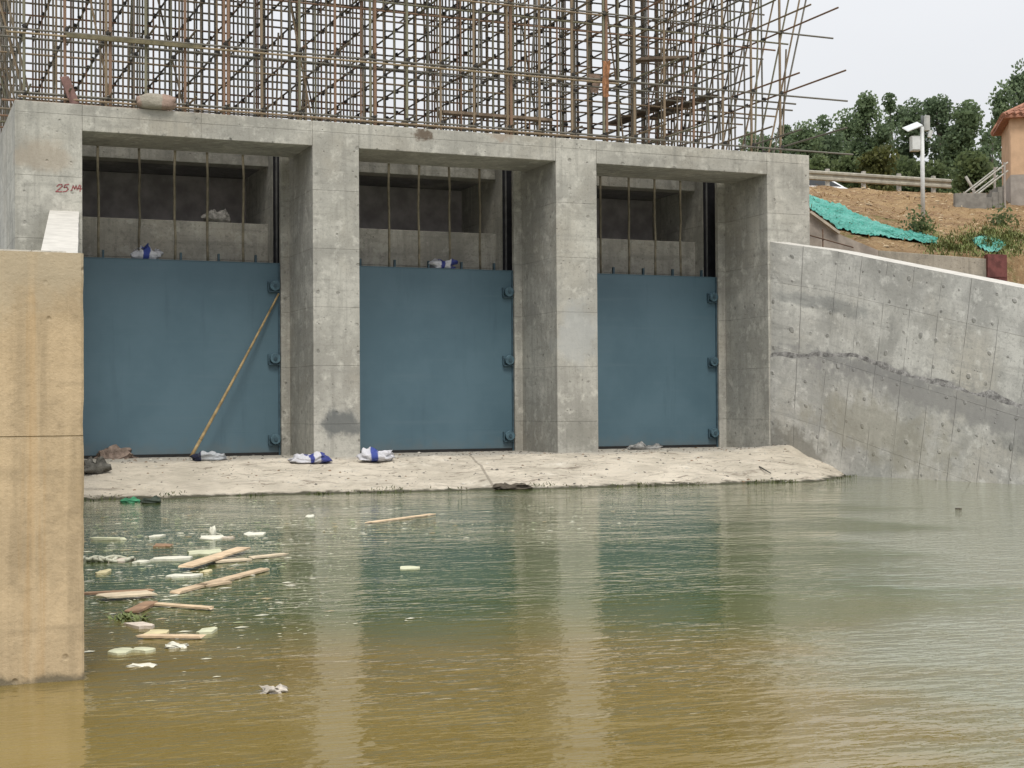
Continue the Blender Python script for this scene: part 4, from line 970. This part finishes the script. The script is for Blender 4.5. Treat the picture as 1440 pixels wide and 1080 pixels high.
m = MB(); m.quad((CX + 1.30, 19.5 - .66, CZ + 1.075), (CX + 1.30, 19.5 + .66, CZ + 1.075), (CX + .58, 19.5 + .62, CZ + 1.46), (CX + .58, 19.5 - .62, CZ + 1.46)); m.build('windscreen', M_glass, car)
for xx in (-1.4, 1.4):
    for sgn in (-1, 1):
        m = MB(); m.tube((CX + xx, 19.5 + sgn * .7, CZ + .31), (CX + xx, 19.5 + sgn * .88, CZ + .31), .31, seg=18); wh = m.build('wheel', M_tyre, car)
        m = MB(); m.tube((CX + xx, 19.5 + sgn * .881, CZ + .31), (CX + xx, 19.5 + sgn * .89, CZ + .31), .2, seg=12); m.build('rim', M_rim, wh)
for sgn in (-1, 1): m = MB(); m.box(CX + 2.2, CX + 2.27, 19.5 + sgn * .7 - .15, 19.5 + sgn * .7 + .15, CZ + .62, CZ + .74); m.build('headlight', M_rim, car)

# monitoring pole
pp = ground_px(1298, 305); zg = bank(pp.x, pp.y); D = (pp - CAM).dot(_f); k_ = D / F
pole = empty('monitoring_pole', (pp.x, pp.y, zg)); tag(pole, 'white pole with solar panel and boxes standing on the dry bank', 'pole')
M_wp = simple('white_pole_paint', (.62, .64, .64), .45, .1, 5); M_box = simple('grey_cabinet', (.45, .46, .44), .5, .12, 5); M_panel = simple('solar_glass', (.55, .6, .6), .15, .1, 4, spec=.6); M_pd = simple('dark_fitting', (.1, .11, .11), .5, .2, 8)
zt_ = at_d(1300, 178, D).z; m = MB(); m.tube((pp.x, pp.y, zg - .2), (pp.x, pp.y, zt_), .058, .05, 12); m.build('shaft', M_wp, pole, smooth=True)
m = MB(); m.tube((pp.x, pp.y, zt_), (pp.x, pp.y, zt_ + 16 * k_), .03, seg=8); m.build('mast_tip', M_pd, pole, smooth=True)
def off(px): return (at_d(px, 200, D) - at_d(1299.5, 200, D))
r1 = off(1306); zc = at_d(1306, 173, D).z
m = MB(); Mx = Matrix.Translation((pp.x + r1.x, pp.y + r1.y, zc)) @ Matrix.Rotation(-YAW, 4, 'Z'); m.tube(Mx @ Vector((0, 0, -.19)), Mx @ Vector((0, 0, .19)), .085, seg=12); m.build('rain_gauge', M_box, pole, bevel=.006)
m = MB(); m.tube((pp.x, pp.y, zc - .15), Mx @ Vector((0, 0, -.15)), .02, seg=6); m.build('arm', M_pd, pole)
r2 = off(1290); zc = at_d(1290, 202, D).z
m = MB(); Mx = Matrix.Translation((pp.x + r2.x, pp.y + r2.y, zc)) @ Matrix.Rotation(-YAW, 4, 'Z'); m.box(-.13, .11, -.1, .1, -.19, .19, Mx); cb = m.build('cabinet', M_box, pole, bevel=.01)
m = MB(); m.box(-.11, .09, -.115, -.102, -.16, .16, Mx); m.build('cabinet_door', M_wp, cb)
r3 = off(1286); zc = at_d(1286, 177.5, D).z
Mx = Matrix.Translation((pp.x + r3.x, pp.y + r3.y, zc)) @ Matrix.Rotation(-YAW, 4, 'Z') @ Matrix.Rotation(R(-22), 4, 'Y') @ Matrix.Rotation(R(26), 4, 'X')
m = MB(); m.box(-.21, .21, -.19, .19, -.015, .0, Mx); sp_ = m.build('solar_panel', M_wp, pole); m = MB(); m.box(-.19, .19, -.17, .17, .001, .006, Mx); m.build('cells', M_panel, sp_)
m = MB(); m.tube((pp.x, pp.y, zc - .05), Mx @ Vector((0, 0, -.02)), .018, seg=6); m.build('arm', M_pd, pole)
r4 = off(1309.5); zc = at_d(1309, 188, D).z; m = MB(); m.tube((pp.x + r4.x, pp.y + r4.y, zc - .09), (pp.x + r4.x * 1.2, pp.y + r4.y * 1.2, zc + .09), .05, .06, 10); m.build('camera', M_wp, pole)
m = MB(); m.tube((pp.x, pp.y, zc), (pp.x + r4.x, pp.y + r4.y, zc), .018, seg=6); m.build('arm', M_pd, pole)

# gatehouse
gc = ground_px(1423, 288); RB = R(-35); GZ = bank(gc.x, gc.y)
bh = empty('gatehouse', (gc.x, gc.y, GZ)); tag(bh, 'small ochre gatehouse with red tiled roof at the right edge', 'building')
MG = Matrix.Translation((gc.x, gc.y, GZ)) @ Matrix.Rotation(RB, 4, 'Z')
Dg = (gc - CAM).dot(_f); eav = at_d(1423, 163, Dg).z - GZ; plin = at_d(1423, 246, Dg).z - GZ
M_ochre = simple('ochre_render', (.47, .315, .20), .9, .1, 3, .003); M_plinth = simple('grey_plinth', (.33, .30, .27), .9, .15, 4, .004); M_tile = simple('clay_tile', (.30, .145, .095), .8, .35, 9, .004)
m = MB(); m.box(0, 3.2, 0, 2.6, plin, eav, MG); wl = m.build('wall', M_ochre, bh)
m = MB(); m.box(-.03, 3.23, -.03, 2.63, -.9, plin - .001, MG); m.build('plinth', M_plinth, bh)
m = MB(); m.box(-.02, .42, -.025, -.002, plin + .002, eav, MG); m.box(-.025, -.002, -.02, .35, plin + .002, eav, MG); m.build('corner_pilaster', simple('pale_ochre', (.54, .37, .24), .9, .1, 3), bh)
m = MB(); m.box(1.5, 2.5, -.04, -.003, 1.0, 2.1, MG); wn = m.build('window', M_plinth, bh); m = MB(); m.box(1.57, 2.43, -.05, -.042, 1.07, 2.03, MG); m.build('pane', M_glass, wn)
OV = .24; hx, hy = 1.6, 1.3; rz = .85
m = MB(); n0 = len(m.v)
ev = [(-OV, -OV), (3.2 + OV, -OV), (3.2 + OV, 2.6 + OV), (-OV, 2.6 + OV)]; rd = [(1.2, 1.3), (2.0, 1.3)]
def roofpt(x, y, z): return tuple(MG @ Vector((x, y, z)))
base_z = eav - .02
V0 = [roofpt(x, y, base_z) for x, y in ev] + [roofpt(x, y, base_z + rz) for x, y in rd] + [roofpt(x, y, base_z - .06) for x, y in ev]
m.v = V0; 
for f in ((0, 1, 5, 4), (1, 2, 5), (2, 3, 4, 5), (3, 0, 4), (6, 7, 1, 0), (7, 8, 2, 1), (8, 9, 3, 2), (9, 6, 0, 3), (9, 8, 7, 6)): m.face(f)
rf = m.build('roof', M_tile, bh)
tl = MB()
def tiles(A, B, C, Dp):                          # rolls of tile running up one roof slope
    A, B, C, Dp = map(Vector, (A, B, C, Dp)); n = max(3, int((B - A).length / .19)); rows_ = 7
    nn = (B - A).cross(Dp - A).normalized()
    for i in range(n):
        u = (i + .5) / n
        for r_ in range(rows_):
            v0, v1 = r_ / rows_, (r_ + 1) / rows_
            p = A.lerp(B, u).lerp(Dp.lerp(C, u), v0); q = A.lerp(B, u).lerp(Dp.lerp(C, u), v1 + .02)
            tl.tube(p + nn * .035, q + nn * .012, .065 * (1 - .5 * v0), .055 * (1 - .5 * v1), 6, caps=True)
tiles(V0[0], V0[1], V0[5], V0[4]); tiles(V0[3], V0[0], V0[4], V0[4]); tiles(V0[1], V0[2], V0[5], V0[5])
tag(tl.build('roof_tiles', M_tile, rf), kind='stuff')
for i_, j_ in ((0, 4), (1, 5), (2, 5), (3, 4), (4, 5)):
    m = MB(); m.tube(V0[i_], V0[j_], .09, seg=8); m.build('hip_ridge', M_tile, rf)
# outside stair with railings beside the gatehouse
sg_ = ground_px(1376, 268); sz = bank(sg_.x, sg_.y)
stn = empty('outside_stair', (sg_.x, sg_.y, sz)); tag(stn, 'grey stair with pale handrails climbing to the gatehouse side', 'stair')
Ms = Matrix.Translation((sg_.x, sg_.y, sz)) @ Matrix.Rotation(-YAW, 4, 'Z'); M_sg = simple('stair_concrete', (.22, .21, .19), .9, .2, 5)
for k in range(5): m = MB(); m.box(.18 * k, .18 * k + .2, .5, 1.3, -.12, .12 + .15 * k, Ms); m.build('step', M_sg, stn)
for k, yy in enumerate((.46, 1.34)):
    for zz in (.62, .38): m = MB(); m.tube(Ms @ Vector((-.05, yy, zz)), Ms @ Vector((1.0, yy, zz + .8)), .024, seg=8); m.build('handrail', M_post, stn)
    for xx in (0, .9): m = MB(); m.tube(Ms @ Vector((xx, yy, -.1)), Ms @ Vector((xx, yy, .7 + .8 * xx)), .035, seg=8); m.build('post', M_plinth, stn)
m = MB(); pw = ground_px(1352, 270); Mw = Matrix.Translation((pw.x, pw.y, bank(pw.x, pw.y))) @ Matrix.Rotation(-YAW, 4, 'Z')
m.box(-.15, .75, .1, .3, -.3, .42, Mw); tag(m.build('kerb_wall', M_sg, bevel=.01), 'low grey wall stub between the guardrail end and the stair', 'wall')
a = ground_px(1372, 272); m = MB(); m.tube((0, 0, 0), at_d(1358, 248, (a - CAM).dot(_f)) - a, .05, .045, 8)
tag(m.build('leaning_post', M_post, smooth=True, loc=a), 'pale post leaning at the crest beside the guardrail end', 'post')
